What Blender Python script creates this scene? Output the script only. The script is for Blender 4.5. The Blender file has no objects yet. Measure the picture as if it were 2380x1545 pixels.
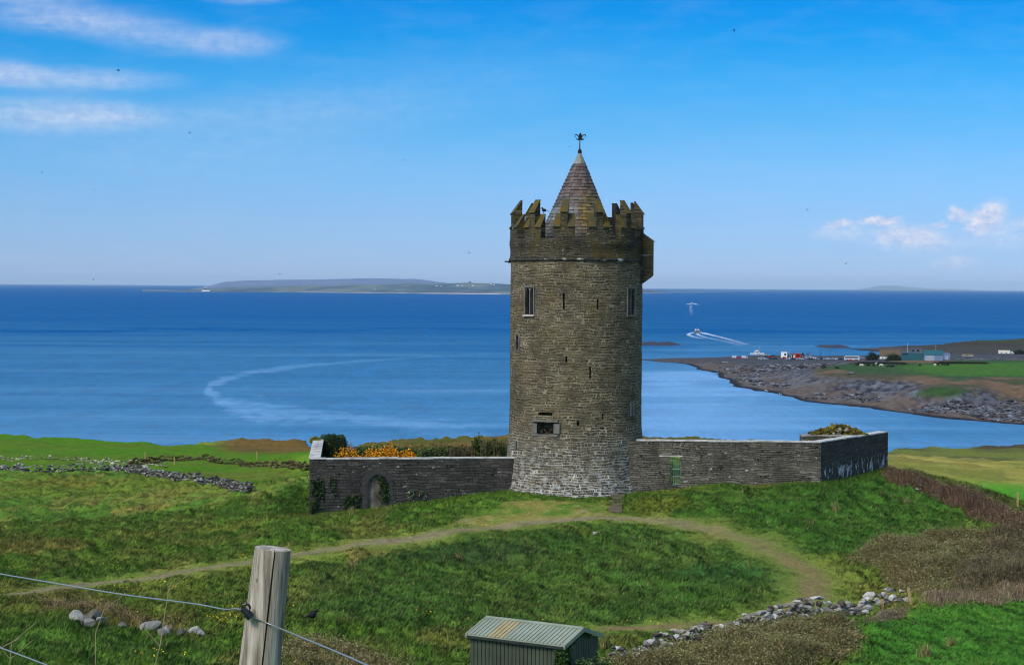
import numpy as np
EXPO = 0.9
SKYSTR = .15
CLOUDK = 2 ** -EXPO
SKY_STOPS = [(0.0012, (0.324, 0.423, 0.765)), (0.0058, (0.27, 0.387, 0.711)), (0.0124, (0.2205, 0.3465, 0.6615)), (0.024, (0.1845, 0.3105, 0.585)), (0.0385, (0.1521, 0.3015, 0.5373)), (0.053, (0.099, 0.2862, 0.4995)), (0.0674, (0.054, 0.2754, 0.495)), (0.0819, (0.0108, 0.2448, 0.477)), (0.0964, (0.0, 0.216, 0.468)), (0.16, (0.4, 0.5, 0.6)), (0.32, (0.95, 0.93, 0.9)), (1, (1.1, 1.05, 1))]
SEA0, SEA1, SEA2, SEA3 = (0, 82, 134), (0, 88, 130), (36, 104, 136), (100, 148, 176)
GRASSK = np.array([1.74, 1.72, 1.3]); FIELDK = np.array([.80, .74, .66])
HAZE = 1.0e-5

DENOISE = True
import bpy, bmesh, math, random
import numpy as np
from mathutils import Vector, Matrix, Euler, noise as mnoise
R = math.radians
rng = np.random.default_rng(7)
random.seed(7)
scene = bpy.context.scene
COL = scene.collection

# ------------------------------------------------------------------ camera
F = 4400.0; CU, CV = 1190.0, 772.5          # focal length in pixels of a 2380 px wide picture
PITCH = math.atan((772.5 - 665.8) / F); ROLL = R(0.38)
CAMR = (Matrix.Rotation(R(90) - PITCH, 3, 'X') @ Matrix.Rotation(ROLL, 3, 'Z'))
CN = np.array(CAMR)
def ray(u, v):
    d = CN @ np.array([(u - CU) / F, -(v - CV) / F, -1.0])
    return d / d[1]
TC = np.array([4.38, 129.4])                 # axis of the tower
ZC = -ray(1330, 1152)[2] * 124.6             # eye height above the tower's foot
CAM = np.array([0, 0, ZC])
ZSEA = ZC - 64.0
def P(u, v, Y): return CAM + ray(u, v) * Y
def Pz(u, v, z):
    d = ray(u, v); return CAM + d * ((z - ZC) / d[2])
def UV(x, y, z):
    q = np.stack([np.asarray(x, float), np.asarray(y, float), np.asarray(z, float) - ZC], -1) @ CN
    return CU + F * q[..., 0] / -q[..., 2], CV - F * q[..., 1] / -q[..., 2]
cam_d = bpy.data.cameras.new('camera'); cam_d.sensor_width = 36; cam_d.sensor_fit = 'HORIZONTAL'
cam_d.lens = F / 2380 * 36; cam_d.clip_start = .1; cam_d.clip_end = 400000
cam = bpy.data.objects.new('camera', cam_d); COL.objects.link(cam)
cam.matrix_world = Matrix.Translation(Vector(CAM)) @ CAMR.to_4x4()
scene.camera = cam

# ------------------------------------------------------------------ helpers
def lin(r, g=None, b=None):
    if g is None: r, g, b = r
    f = lambda c: (c / 255 / 12.92) if c / 255 <= .04045 else ((c / 255 + .055) / 1.055) ** 2.4
    return (f(r), f(g), f(b))
def c4(c): return (c[0], c[1], c[2], 1)
def tag(o, label=None, cat=None, group=None, kind=None):
    if label: o['label'] = label
    if cat: o['category'] = cat
    if group: o['group'] = group
    if kind: o['kind'] = kind
    return o
def thing(name, label, cat, loc=(0, 0, 0), group=None, rz=0):
    o = bpy.data.objects.new(name, None); COL.objects.link(o); o.location = loc; o.rotation_euler.z = rz
    o.empty_display_size = .3
    return tag(o, label, cat, group)
def smooth(a, b, x):
    t = np.clip((np.asarray(x, float) - a) / (b - a), 0, 1); return t * t * (3 - 2 * t)
def hash2(ix, iy, s):
    h = (ix.astype(np.int64) * 374761393 + iy.astype(np.int64) * 668265263 + s * 974634777) & 0xffffffff
    h = ((h ^ (h >> 13)) * 1274126177) & 0xffffffff
    h = h ^ (h >> 16)
    return (h & 0xffff) / 65535.0
def vn(x, y, s=0):
    x = np.asarray(x, float); y = np.asarray(y, float)
    ix = np.floor(x); iy = np.floor(y); fx = x - ix; fy = y - iy
    fx = fx * fx * fx * (fx * (fx * 6 - 15) + 10); fy = fy * fy * fy * (fy * (fy * 6 - 15) + 10)
    a = hash2(ix, iy, s); b = hash2(ix + 1, iy, s); c = hash2(ix, iy + 1, s); d = hash2(ix + 1, iy + 1, s)
    return (a * (1 - fx) + b * fx) * (1 - fy) + (c * (1 - fx) + d * fx) * fy
def fbm(x, y, s=0, o=4):
    t = 0; a = .5; n = 0
    for k in range(o):
        t = t + a * vn(x * 2 ** k + 13.7 * k, y * 2 ** k - 7.3 * k, s + k); n += a; a *= .5
    return t / n
def seg_d(px, py, pts):
    """distance and nearest arc length to a polyline"""
    best = np.full(np.shape(px), 1e9); arc = np.zeros(np.shape(px)); L = 0
    for (ax, ay), (bx, by) in zip(pts[:-1], pts[1:]):
        dx, dy = bx - ax, by - ay; l2 = dx * dx + dy * dy + 1e-9
        t = np.clip(((px - ax) * dx + (py - ay) * dy) / l2, 0, 1)
        d = np.hypot(px - ax - t * dx, py - ay - t * dy); m = d < best
        best = np.where(m, d, best); arc = np.where(m, L + t * math.sqrt(l2), arc); L += math.sqrt(l2)
    return best, arc
def inside(px, py, poly):
    r = np.zeros(np.shape(px), bool); n = len(poly)
    for i in range(n):
        (x1, y1), (x2, y2) = poly[i], poly[(i + 1) % n]
        c = ((y1 > py) != (y2 > py)) & (px < (x2 - x1) * (py - y1) / ((y2 - y1) if y2 != y1 else 1e-9) + x1)
        r ^= c
    return r
def sdist(px, py, poly):
    d, _ = seg_d(px, py, list(poly) + [poly[0]]); return np.where(inside(px, py, poly), d, -d)

def np_mesh(name, verts, tris=None, quads=None, cols=None, mat=None, parent=None, flat=True, attrs=None):
    me = bpy.data.meshes.new(name)
    verts = np.asarray(verts, np.float32)
    parts = []; starts = []; n = 0
    if tris is not None and len(tris):
        parts.append(np.asarray(tris, np.int32).ravel()); k = len(tris); starts.append(n + 3 * np.arange(k)); n += 3 * k
    if quads is not None and len(quads):
        parts.append(np.asarray(quads, np.int32).ravel()); k = len(quads); starts.append(n + 4 * np.arange(k)); n += 4 * k
    li = np.concatenate(parts); st = np.concatenate(starts).astype(np.int32)
    me.vertices.add(len(verts)); me.vertices.foreach_set('co', verts.ravel())
    me.loops.add(len(li)); me.loops.foreach_set('vertex_index', li)
    me.polygons.add(len(st)); me.polygons.foreach_set('loop_start', st)
    me.update(calc_edges=True); me.validate()
    me.polygons.foreach_set('use_smooth', np.full(len(me.polygons), not flat))
    if cols is not None:
        a = me.color_attributes.new('Col', 'FLOAT_COLOR', 'POINT')
        cc = np.ones((len(verts), 4), np.float32); cc[:, :3] = np.asarray(cols)[:, :3]; a.data.foreach_set('color', cc.ravel())
    for k, vals in (attrs or {}).items():
        a = me.attributes.new(k, 'FLOAT', 'POINT'); a.data.foreach_set('value', np.asarray(vals, np.float32).ravel())
    if mat: me.materials.append(mat)
    o = bpy.data.objects.new(name, me); COL.objects.link(o)
    if parent: o.parent = parent
    return o
def grid_quads(nr, nc):
    i = np.arange(nr - 1)[:, None] * nc + np.arange(nc - 1)[None, :]
    return np.stack([i, i + 1, i + nc + 1, i + nc], -1).reshape(-1, 4)

class MB:
    """collects shapes, then links them as ONE mesh object"""
    def __init__(s): s.v = []; s.f = []; s.c = []; s.m = []; s.cur = (1, 1, 1); s.mi = 0; s.M = None
    def col(s, c): s.cur = c; return s
    def add(s, vs, fs):
        n = len(s.v)
        for p in vs:
            p = Vector(p); s.v.append(tuple(s.M @ p) if s.M else tuple(p)); s.c.append(s.cur)
        for f in fs: s.f.append(tuple(i + n for i in f)); s.m.append(s.mi)
        return s
    def box(s, x0, x1, y0, y1, z0, z1):
        return s.add([(x0, y0, z0), (x1, y0, z0), (x1, y1, z0), (x0, y1, z0), (x0, y0, z1), (x1, y0, z1), (x1, y1, z1), (x0, y1, z1)],
                     [(0, 3, 2, 1), (4, 5, 6, 7), (0, 1, 5, 4), (1, 2, 6, 5), (2, 3, 7, 6), (3, 0, 4, 7)])
    def prism(s, pts, a, b):
        """closed outline of 3-D points a (list) swept by the vector b"""
        n = len(pts); b = Vector(b)
        p0 = [Vector(p) for p in pts]; p1 = [p + b for p in p0]
        return s.add(p0 + p1, [tuple(range(n - 1, -1, -1)), tuple(range(n, 2 * n))] + [(i, (i + 1) % n, n + (i + 1) % n, n + i) for i in range(n)])
    def lathe(s, prof, n=48, cx=0, cy=0, cap=True, close=False, a0=0, jit=0):
        vs = []; fs = []; m = len(prof)
        for i in range(n):
            a = a0 + 2 * math.pi * i / n
            for r, z in prof:
                rr = r + (random.uniform(-jit, jit) if jit else 0)
                vs.append((cx + rr * math.cos(a), cy + rr * math.sin(a), z))
        for i in range(n):
            j = (i + 1) % n
            for k in range(m - 1 if not close else m):
                l = (k + 1) % m
                fs.append((i * m + k, j * m + k, j * m + l, i * m + l))
        if cap and not close:
            fs.append(tuple(i * m for i in range(n - 1, -1, -1))); fs.append(tuple(i * m + m - 1 for i in range(n)))
        return s.add(vs, fs)
    def tube(s, pts, rad, n=8, cap=True):
        pts = [Vector(p) for p in pts]; vs = []; fs = []; m = len(pts)
        for i, p in enumerate(pts):
            t = (pts[min(i + 1, m - 1)] - pts[max(i - 1, 0)]).normalized()
            a = t.cross(Vector((0, 0, 1)) if abs(t.z) < .9 else Vector((1, 0, 0))).normalized(); b = t.cross(a)
            r = rad[i] if isinstance(rad, (list, tuple)) else rad
            for k in range(n):
                w = 2 * math.pi * k / n; vs.append(p + (a * math.cos(w) + b * math.sin(w)) * r)
        for i in range(m - 1):
            for k in range(n): l = (k + 1) % n; fs.append((i * n + k, i * n + l, (i + 1) * n + l, (i + 1) * n + k))
        if cap: fs += [tuple(range(n - 1, -1, -1)), tuple(range((m - 1) * n, m * n))]
        return s.add(vs, fs)
    def blob(s, c, r, sub=2, jit=.15, seed=0):
        bm = bmesh.new(); bmesh.ops.create_icosphere(bm, subdivisions=sub, radius=1)
        vs = []
        for v in bm.verts:
            k = 1 + jit * 2 * (mnoise.noise(v.co * 1.7 + Vector((seed * 3.1, seed, 0))))
            vs.append((c[0] + v.co.x * r[0] * k, c[1] + v.co.y * r[1] * k, c[2] + v.co.z * r[2] * k))
        fs = [tuple(v.index for v in f.verts) for f in bm.faces]; bm.free()
        return s.add(vs, fs)
    def build(s, name, mat=None, parent=None, smooth=False, loc=None, rz=0, recalc=True):
        me = bpy.data.meshes.new(name); me.from_pydata(s.v, [], s.f)
        a = me.color_attributes.new('Col', 'FLOAT_COLOR', 'POINT')
        a.data.foreach_set('color', np.array([(c[0], c[1], c[2], 1) for c in s.c], np.float32).ravel())
        mats = mat if isinstance(mat, (list, tuple)) else [mat]
        for m in mats:
            if m: me.materials.append(m)
        me.polygons.foreach_set('material_index', np.array(s.m, np.int32))
        if recalc:
            bm = bmesh.new(); bm.from_mesh(me); bmesh.ops.recalc_face_normals(bm, faces=bm.faces); bm.to_mesh(me); bm.free()
        me.polygons.foreach_set('use_smooth', np.full(len(me.polygons), smooth))
        me.update()
        o = bpy.data.objects.new(name, me); COL.objects.link(o)
        if parent: o.parent = parent
        if loc is not None: o.location = loc
        o.rotation_euler.z = rz
        return o
def copy_tree(o, parent=None):
    c = o.copy(); COL.objects.link(c)
    if parent: c.parent = parent
    for ch in [x for x in o.children]: copy_tree(ch, c)
    return c

# ------------------------------------------------------------------ materials
class NT:
    def __init__(s, nt): s.nt = nt
    def n(s, t, **kw):
        nd = s.nt.nodes.new(t)
        for k, v in kw.items():
            if k == 'inp':
                for a, b in v.items():
                    if isinstance(b, bpy.types.NodeSocket): s.nt.links.new(b, nd.inputs[a])
                    else: nd.inputs[a].default_value = b
            else: setattr(nd, k, v)
        return nd
    def m(s, op, a, b=0.0, c=0.0, clamp=False):
        nd = s.nt.nodes.new('ShaderNodeMath'); nd.operation = op; nd.use_clamp = clamp
        for i, x in enumerate((a, b, c)):
            if isinstance(x, bpy.types.NodeSocket): s.nt.links.new(x, nd.inputs[i])
            else: nd.inputs[i].default_value = x
        return nd.outputs[0]
    def noise(s, vec, scale, detail=4, rough=.55, dim='3D'):
        nd = s.n('ShaderNodeTexNoise', noise_dimensions=dim, inp={'Scale': scale, 'Detail': detail, 'Roughness': rough})
        if vec is not None: s.nt.links.new(vec, nd.inputs['Vector'])
        return nd.outputs['Fac']
    def ramp(s, fac, stops, interp='LINEAR'):
        nd = s.nt.nodes.new('ShaderNodeValToRGB'); nd.color_ramp.interpolation = interp
        e = nd.color_ramp.elements
        while len(e) < len(stops): e.new(.5)
        for el, (p, c) in zip(e, stops):
            el.position = p; el.color = c4(c) if not isinstance(c, (int, float)) else (c, c, c, 1)
        s.nt.links.new(fac, nd.inputs[0]); return nd.outputs[0]
    def mix(s, fac, a, b, mode='MIX'):
        nd = s.nt.nodes.new('ShaderNodeMix'); nd.data_type = 'RGBA'; nd.blend_type = mode
        for i, x in ((0, fac), (6, a), (7, b)):
            if isinstance(x, bpy.types.NodeSocket): s.nt.links.new(x, nd.inputs[i])
            elif i == 0: nd.inputs[0].default_value = x
            else: nd.inputs[i].default_value = c4(x)
        return nd.outputs[2]
    def comb(s, x, y, z=0.0):
        nd = s.nt.nodes.new('ShaderNodeCombineXYZ')
        for i, q in enumerate((x, y, z)):
            if isinstance(q, bpy.types.NodeSocket): s.nt.links.new(q, nd.inputs[i])
            else: nd.inputs[i].default_value = q
        return nd.outputs[0]
    def sep(s, v):
        nd = s.nt.nodes.new('ShaderNodeSeparateXYZ'); s.nt.links.new(v, nd.inputs[0]); return nd.outputs
    def scalev(s, v, sc):
        nd = s.nt.nodes.new('ShaderNodeVectorMath'); nd.operation = 'MULTIPLY'
        s.nt.links.new(v, nd.inputs[0]); nd.inputs[1].default_value = sc; return nd.outputs[0]
    def addv(s, v, w):
        nd = s.nt.nodes.new('ShaderNodeVectorMath'); nd.operation = 'ADD'
        s.nt.links.new(v, nd.inputs[0])
        if isinstance(w, bpy.types.NodeSocket): s.nt.links.new(w, nd.inputs[1])
        else: nd.inputs[1].default_value = w
        return nd.outputs[0]
def new_mat(name):
    m = bpy.data.materials.new(name); m.use_nodes = True; nt = m.node_tree
    for x in list(nt.nodes): nt.nodes.remove(x)
    N = NT(nt); out = N.n('ShaderNodeOutputMaterial'); b = N.n('ShaderNodeBsdfPrincipled')
    nt.links.new(b.outputs[0], out.inputs[0])
    b.inputs['Specular IOR Level'].default_value = .25
    return m, N, b, out
def simple(name, col, rough=.8, var=.25, scale=3.0, bump=.0, metal=0, col2=None, thr=(.35, .65), attr=False, spec=.25):
    m, N, b, out = new_mat(name)
    tc = N.n('ShaderNodeTexCoord').outputs['Object']
    f = N.noise(tc, scale, 5)
    d = tuple(x * (1 - var) for x in col); l = tuple(min(1, x * (1 + var)) for x in col)
    c = N.ramp(f, [(.3, d), (.7, l)])
    if col2: c = N.mix(N.ramp(N.noise(tc, scale * .37, 5), [(thr[0], 0), (thr[1], 1)]), c, col2)
    if attr:
        at = N.n('ShaderNodeAttribute', attribute_name='Col'); c = N.mix(1.0, c, at.outputs['Color'], 'MULTIPLY')
    N.nt.links.new(c, b.inputs['Base Color'])
    b.inputs['Roughness'].default_value = rough; b.inputs['Metallic'].default_value = metal; b.inputs['Specular IOR Level'].default_value = spec
    if bump:
        bn = N.n('ShaderNodeBump', inp={'Strength': bump, 'Distance': .03, 'Height': N.noise(tc, scale * 4, 6)})
        N.nt.links.new(bn.outputs[0], b.inputs['Normal'])
    return m

# ------------------------------------------------------------------ light, sky
SUN_AZ, SUN_EL = -138.0, 46.0        # degrees: azimuth from +Y towards +X, elevation
sd = bpy.data.lights.new('sun', 'SUN'); sd.energy = 1.5; sd.angle = R(22); sd.color = (1, .95, .87)
so = bpy.data.objects.new('sun', sd); COL.objects.link(so)
sdir = Vector((math.sin(R(SUN_AZ)) * math.cos(R(SUN_EL)), math.cos(R(SUN_AZ)) * math.cos(R(SUN_EL)), math.sin(R(SUN_EL))))
so.rotation_euler = sdir.to_track_quat('Z', 'Y').to_euler(); so.location = (-60, 0, 90)

w = bpy.data.worlds.new('World'); scene.world = w; w.use_nodes = True
for x in list(w.node_tree.nodes): w.node_tree.nodes.remove(x)
N = NT(w.node_tree)
wo = N.n('ShaderNodeOutputWorld'); bg = N.n('ShaderNodeBackground', inp={'Strength': SKYSTR})
sky = N.n('ShaderNodeTexSky', sky_type='NISHITA', sun_disc=False, sun_elevation=R(SUN_EL), sun_rotation=R(SUN_AZ % 360), altitude=0, air_density=1.0, dust_density=.6, ozone_density=2.5)
skyc = sky.outputs[0]
dirv = N.n('ShaderNodeTexCoord').outputs['Generated']
dx, dy, dz = N.sep(dirv)
el = N.m('ARCSINE', dz); az = N.m('ARCTAN2', dx, dy)
U_ = N.m('MULTIPLY', az, F); W_ = N.m('MULTIPLY', el, F)
SKYTINT = True
if SKYTINT:
    tint = N.ramp(N.m('DIVIDE', W_, 6912.0), SKY_STOPS)
    skyc = N.mix(1.0, skyc, tint, 'MULTIPLY')
# clouds: soft streaks and small cumulus, placed by azimuth and elevation
UW = N.comb(U_, W_, 0.0)
nz = N.n('ShaderNodeTexNoise', inp={'Scale': 1.0, 'Detail': 5.0, 'Roughness': .6})
w.node_tree.links.new(N.scalev(UW, (.006, .022, 1)), nz.inputs['Vector'])
warp = N.scalev(N.addv(nz.outputs['Color'], (-.5, -.5, -.5)), (150, 18, 0))
UWs = N.addv(UW, warp)
nz2 = N.n('ShaderNodeTexNoise', inp={'Scale': 1.0, 'Detail': 6.0, 'Roughness': .62})
w.node_tree.links.new(N.scalev(UW, (.03, .045, 1)), nz2.inputs['Vector'])
UWc = N.addv(UW, N.scalev(N.addv(nz2.outputs['Color'], (-.5, -.5, -.5)), (44, 34, 0)))
def hz(u): return 665.8 + (u - 1190) * math.tan(ROLL)
def ell(vec, u, v, ru, rv, amp, slope=0.0, inner=0.0):
    q = N.addv(vec, (-(u - 1190), -(hz(u) - v), 0))
    if slope: 
        s = N.sep(q); q = N.comb(s[0], N.m('ADD', s[1], N.m('MULTIPLY', s[0], slope)))
    q = N.scalev(q, (1 / ru, 1 / rv, 0))
    ln = N.n('ShaderNodeVectorMath', operation='LENGTH'); w.node_tree.links.new(q, ln.inputs[0])
    mr = N.n('ShaderNodeMapRange', interpolation_type='SMOOTHSTEP', inp={'Value': ln.outputs['Value'], 'From Min': 1.0, 'From Max': inner, 'To Min': 0.0, 'To Max': amp})
    return mr.outputs[0]
streaks = [(60, 2, 210, 42, .85, 0), (150, 60, 300, 46, .40, .02), (330, 92, 330, 46, .42, .12), (540, 108, 150, 40, .42, .0), (40, 190, 130, 38, .62, .05), (250, 196, 210, 28, .48, .02),
           (90, 205, 260, 36, .32, .05), (130, 282, 330, 48, .60, .0), (260, 278, 170, 30, .35, -.03), (560, 0, 130, 28, .55, 0), (370, -4, 40, 22, .5, 0),
           (700, 262, 420, 60, .14, -.03), (480, 330, 560, 110, .12, 0), (1000, 200, 600, 110, .08, -.15)]
cumul = [(1940, 523, 42, 12, .55, -.08), (2034, 516, 58, 14, .75, 0), (2098, 548, 100, 30, .5, .05), (2268, 512, 56, 46, .98, -.42), (2205, 505, 34, 22, .6, .1), (2165, 527, 24, 10, .5, 0), (2366, 522, 34, 26, .5, 0),
         (2110, 566, 130, 28, .34, .03), (1950, 540, 90, 30, .24, 0), (2200, 610, 66, 22, .26, 0), (2330, 545, 180, 50, .22, 0)]
nzs = N.n('ShaderNodeTexNoise', inp={'Scale': 1.0, 'Detail': 7.0, 'Roughness': .66})
w.node_tree.links.new(N.scalev(N.addv(UW, warp), (.0045, .055, 1)), nzs.inputs['Vector'])
accs = []
for vec, lst, inner in ((UWs, streaks, 0.0), (UWc, cumul, .25)):
    acc = None
    for (u, v, ru, rv, a, sl) in lst:
        if lst is streaks: ru, rv, a = ru * 1.15, rv * 1.2, a * .86
        else: ru, rv, a = ru * 1.1, rv * 1.08, min(1, a * 1.4)
        e = ell(vec, u, v, ru, rv, a, sl, inner)
        acc = e if acc is None else N.m('SUBTRACT', N.m('ADD', acc, e), N.m('MULTIPLY', acc, e))
    tex = nzs.outputs['Fac'] if lst is streaks else nz2.outputs['Fac']
    accs.append(N.m('MULTIPLY', acc, N.ramp(tex, [(.25, .6), (.65, 1.06)] if lst is streaks else [(.3, .55), (.6, 1.1)]), clamp=True))
acc = N.m('SUBTRACT', N.m('ADD', accs[0], accs[1]), N.m('MULTIPLY', accs[0], accs[1]))
wisp = N.ramp(nz.outputs['Fac'], [(.45, 0), (.8, .10)])
acc = N.m('ADD', acc, N.m('MULTIPLY', wisp, .6), clamp=True)
shade = N.ramp(nz2.outputs['Fac'], [(.3, tuple(x / SKYSTR * CLOUDK for x in lin(186, 198, 236))), (.65, tuple(x / SKYSTR * CLOUDK for x in lin(234, 236, 246)))])
skyc = N.mix(acc, skyc, shade)
w.node_tree.links.new(skyc, bg.inputs[0]); w.node_tree.links.new(bg.outputs[0], wo.inputs[0])
scene.view_settings.view_transform = 'Standard'; scene.view_settings.look = 'None'; scene.view_settings.gamma = 1.0
scene.view_settings.exposure = EXPO
scene.cycles.max_bounces = 6; scene.cycles.transparent_max_bounces = 12; scene.cycles.volume_bounces = 0
scene.cycles.use_denoising = DENOISE
scene.cycles.filter_width = 1.15
# ------------------------------------------------------------------ near terrain: a smooth surface through surveyed points
CP = [  # (u, v, distance)
 (720,1195,125.2),(880,1181,125.7),(1000,1166,126.2),(1197,1142,126.9),(1330,1152,124.6),(1450,1148,125.8),(1580,1137,125.8),(1740,1129,125.7),(1905,1121,125.4),(1980,1107,129),(2064,1089,134.5),
 (2150,1122,127),(2250,1165,119),(2380,1218,110),(2500,1275,100),
 (650,1183,127),(680,1128,141),(640,1126,147),(580,1136,155),(430,1113,175),(290,1092,199),(150,1096,200),(0,1097,200),(-150,1100,200),
 (300,1150,165),(100,1150,166),(-150,1160,165),(100,1200,145),(300,1250,118),(100,1300,105),(500,1250,119),(700,1230,115),(200,1358,93),(500,1324,98),(-100,1250,120),(-100,1360,92),
 (100,1420,76),(300,1480,70),(50,1540,62),(500,1540,65),(700,1480,75),(850,1540,68),(-150,1480,66),
 (0,1012,420),(150,1019,415),(300,1027,400),(480,1040,385),(560,1046,372),(0,1050,300),(300,1060,290),(500,1076,250),(650,1086,230),(700,1062,300),(650,1110,180),(0,1075,240),(-300,1000,430),(-300,1050,300),(-300,1095,210),
 (450,1031,450),(560,1021,452),(680,1021,452),(715,1034,448),(600,1042,430),(600,1056,330),
 (850,1033,270),(930,1024,262),(1100,1020,255),(1180,1015,255),(900,1042,200),(1100,1042,190),(810,1050,240),
 (1550,1017,258),(1700,1020,265),(1800,1030,275),(1500,1036,200),(1800,1052,200),
 (2300,1185,121),(2250,1128,148),(2340,1166,136),(2340,1150,230),(2380,1185,200),(2250,1120,250),(2200,1080,300),(2380,1080,310),(2100,1042,400),(2250,1044,405),(2380,1034,415),(2600,1025,420),(2600,1080,310),(2600,1200,190),(2090,1086,262)]
CZ = [  # (u, v, height): distance follows
 (1300,1180,-.15),(1200,1215,-.4),(1430,1205,-.3),(1000,1235,-.7),(1700,1242,-.3),(1850,1310,-.4),(1900,1370,-.45),(1750,1440,-.5),(1200,1380,-.85),(1000,1300,-.8),(1500,1330,-.6),(1600,1250,-.45),(1000,1450,-.6),(1400,1480,-.35),
 (1600,1172,.1),(1900,1180,.35),(2100,1180,.2),(2200,1250,-.1),(2050,1260,0),(2380,1300,-.2),(2200,1380,-.45),(2380,1400,-.65),(2200,1450,-.85),(2380,1545,-.95),(1900,1540,-.7),(1600,1540,-.4),(2600,1400,-.7),(2600,1545,-1),(1200,1540,-.3)]
W3 = [  # plain positions
 (-6,136,.1),(-10,139,-.4),(4,137,.6),(14,132,1.0),(22,133,1.0),(20,142,.6),(8,150,0),(-6,150,-.6),
 (0,0,ZC-1.62),(-12,0,ZC-1.7),(12,0,ZC-1.9),(-1,5.5,ZC-1.95),(6,8,ZC-2.7),(-8,8,ZC-2.4),(-2,20,ZC-6.3),(12,20,ZC-6.9),(-14,20,ZC-6.0),(0,40,ZC-11.2),(-15,40,ZC-10.3),(16,40,ZC-12),(0,55,.6),(14,56,-.2),(-16,54,1.6)]
pts = [P(*c) for c in CP] + [Pz(*c) for c in CZ] + [np.array(c, float) for c in W3]
pts = np.array(pts)
def qc(x, y):
    yy = np.maximum(y, -4) + 12
    return x / yy * 7.5, np.log(yy) * 2.6
qx, qy = qc(pts[:, 0], pts[:, 1])
NCP = len(pts)
K = np.hypot(qx[:, None] - qx[None], qy[:, None] - qy[None]) + np.eye(NCP) * .004
A = np.zeros((NCP + 3, NCP + 3)); A[:NCP, :NCP] = K; A[:NCP, NCP] = 1; A[:NCP, NCP + 1] = qx; A[:NCP, NCP + 2] = qy; A[NCP:, :NCP] = A[:NCP, NCP:].T
sol = np.linalg.solve(A, np.concatenate([pts[:, 2], [0, 0, 0]]))
EDGE_U = [-900, 0, 350, 410, 470, 715, 760, 815, 850, 1180, 1493, 1750, 1800, 2050, 2090, 2400, 3200]
EDGE_Y = [430, 424, 402, 400, 455, 456, 330, 245, 268, 258, 262, 268, 280, 330, 402, 420, 430]
def ground_z(x, y, detail=True):
    x = np.atleast_1d(np.asarray(x, float)); y = np.atleast_1d(np.asarray(y, float))
    a, b = qc(x, y); z = sol[NCP] + sol[NCP + 1] * a + sol[NCP + 2] * b
    for i in range(NCP): z = z + sol[i] * np.hypot(a - qx[i], b - qy[i])
    u = CU + F * x / np.maximum(y, 20)
    ye = np.interp(u, EDGE_U, EDGE_Y) + 5 * (fbm(u * .03, u * 0, 5) - .5)
    if detail:
        far = smooth(120, 260, y)
        z = z + (fbm(x * .22, y * .16, 11) - .5) * (.42 + .9 * far) * smooth(20, 60, y)
    return z - np.maximum(y - ye, 0) * 1.1
def gz(x, y): return float(ground_z(x, y)[0])
_Y = np.concatenate([np.arange(20, 140, .2), np.arange(140, 470, .5)])
def Pg(u, v):
    """where the sight line through a picture point first meets the ground"""
    d = ray(u, v); X = d[0] * _Y; Z = ZC + d[2] * _Y; g = ground_z(X, _Y)
    k = np.nonzero(Z <= g)[0]
    k = k[0] if len(k) else len(_Y) - 1
    return np.array([X[k], _Y[k], g[k]])
def G2(lst): return [tuple(Pg(u, v)[:2]) for u, v in lst]

ys = np.concatenate([np.linspace(-3, 48, 34)[:-1], np.linspace(48, 62, 30)[:-1], np.linspace(62, 138, 400)[:-1], np.linspace(138, 230, 150)[:-1], np.linspace(230, 470, 150)[:-1], np.linspace(470, 540, 12)])
ss = np.concatenate([np.linspace(-.62, -.285, 40)[:-1], np.linspace(-.285, .285, 600), np.linspace(.285, .62, 40)[1:]])
GX = ss[None, :] * (ys[:, None] + 6); GY = np.repeat(ys[:, None], len(ss), 1)
GZ = ground_z(GX.ravel(), GY.ravel()).reshape(GX.shape)

# ---- surface kinds, laid out on the ground in metres
path_outer = G2([(-120, 1392), (60, 1378), (200, 1358), (420, 1330), (600, 1302), (760, 1278), (900, 1256), (1050, 1236), (1200, 1217), (1330, 1207), (1450, 1205), (1560, 1211), (1660, 1230), (1740, 1256), (1810, 1288), (1868, 1322), (1897, 1352), (1895, 1384), (1860, 1412), (1790, 1434), (1680, 1448), (1550, 1456), (1420, 1460)])
pd, parc = seg_d(GX, GY, path_outer)
L0 = parc / parc.max()
pw = np.interp(L0, [0, .25, .45, .62, .72, .8, .9, 1], [.8, 1.0, 1.35, 1.15, .9, 1.0, 1.05, .85])
pn = (fbm(GX * .7, GY * .5, 21) - .5) * 1.6
trail = smooth(1.15, .1, pd / pw + pn * .5)
fringe = smooth(2.9, .7, pd / pw + pn * 1.3)
lawn = G2([(640, 1320), (900, 1268), (1200, 1226), (1450, 1217), (1600, 1226), (1720, 1262), (1810, 1308), (1862, 1352), (1850, 1392), (1760, 1422), (1560, 1446), (1400, 1452), (1000, 1470), (700, 1440)])
lawn_d = sdist(GX, GY, lawn)
apron = sdist(GX, GY, G2([(1040, 1222), (1120, 1185), (1200, 1160), (1330, 1162), (1425, 1165), (1440, 1200), (1330, 1206), (1200, 1216)]))
apron_m = smooth(-1.0, 1.2, apron + pn * 1.6)
moundR = smooth(-1.5, 1.5, sdist(GX, GY, G2([(1440, 1160), (1600, 1142), (1900, 1126), (2060, 1096), (2140, 1128), (2260, 1180), (2240, 1250), (2050, 1290), (1900, 1290), (1760, 1235), (1600, 1200), (1460, 1192)])) + pn)
fieldR = smooth(-1, 1, sdist(GX, GY, G2([(2000, 1440), (2100, 1425), (2380, 1370), (2500, 1360), (2500, 1560), (1960, 1560), (1990, 1490)])) + pn)
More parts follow.
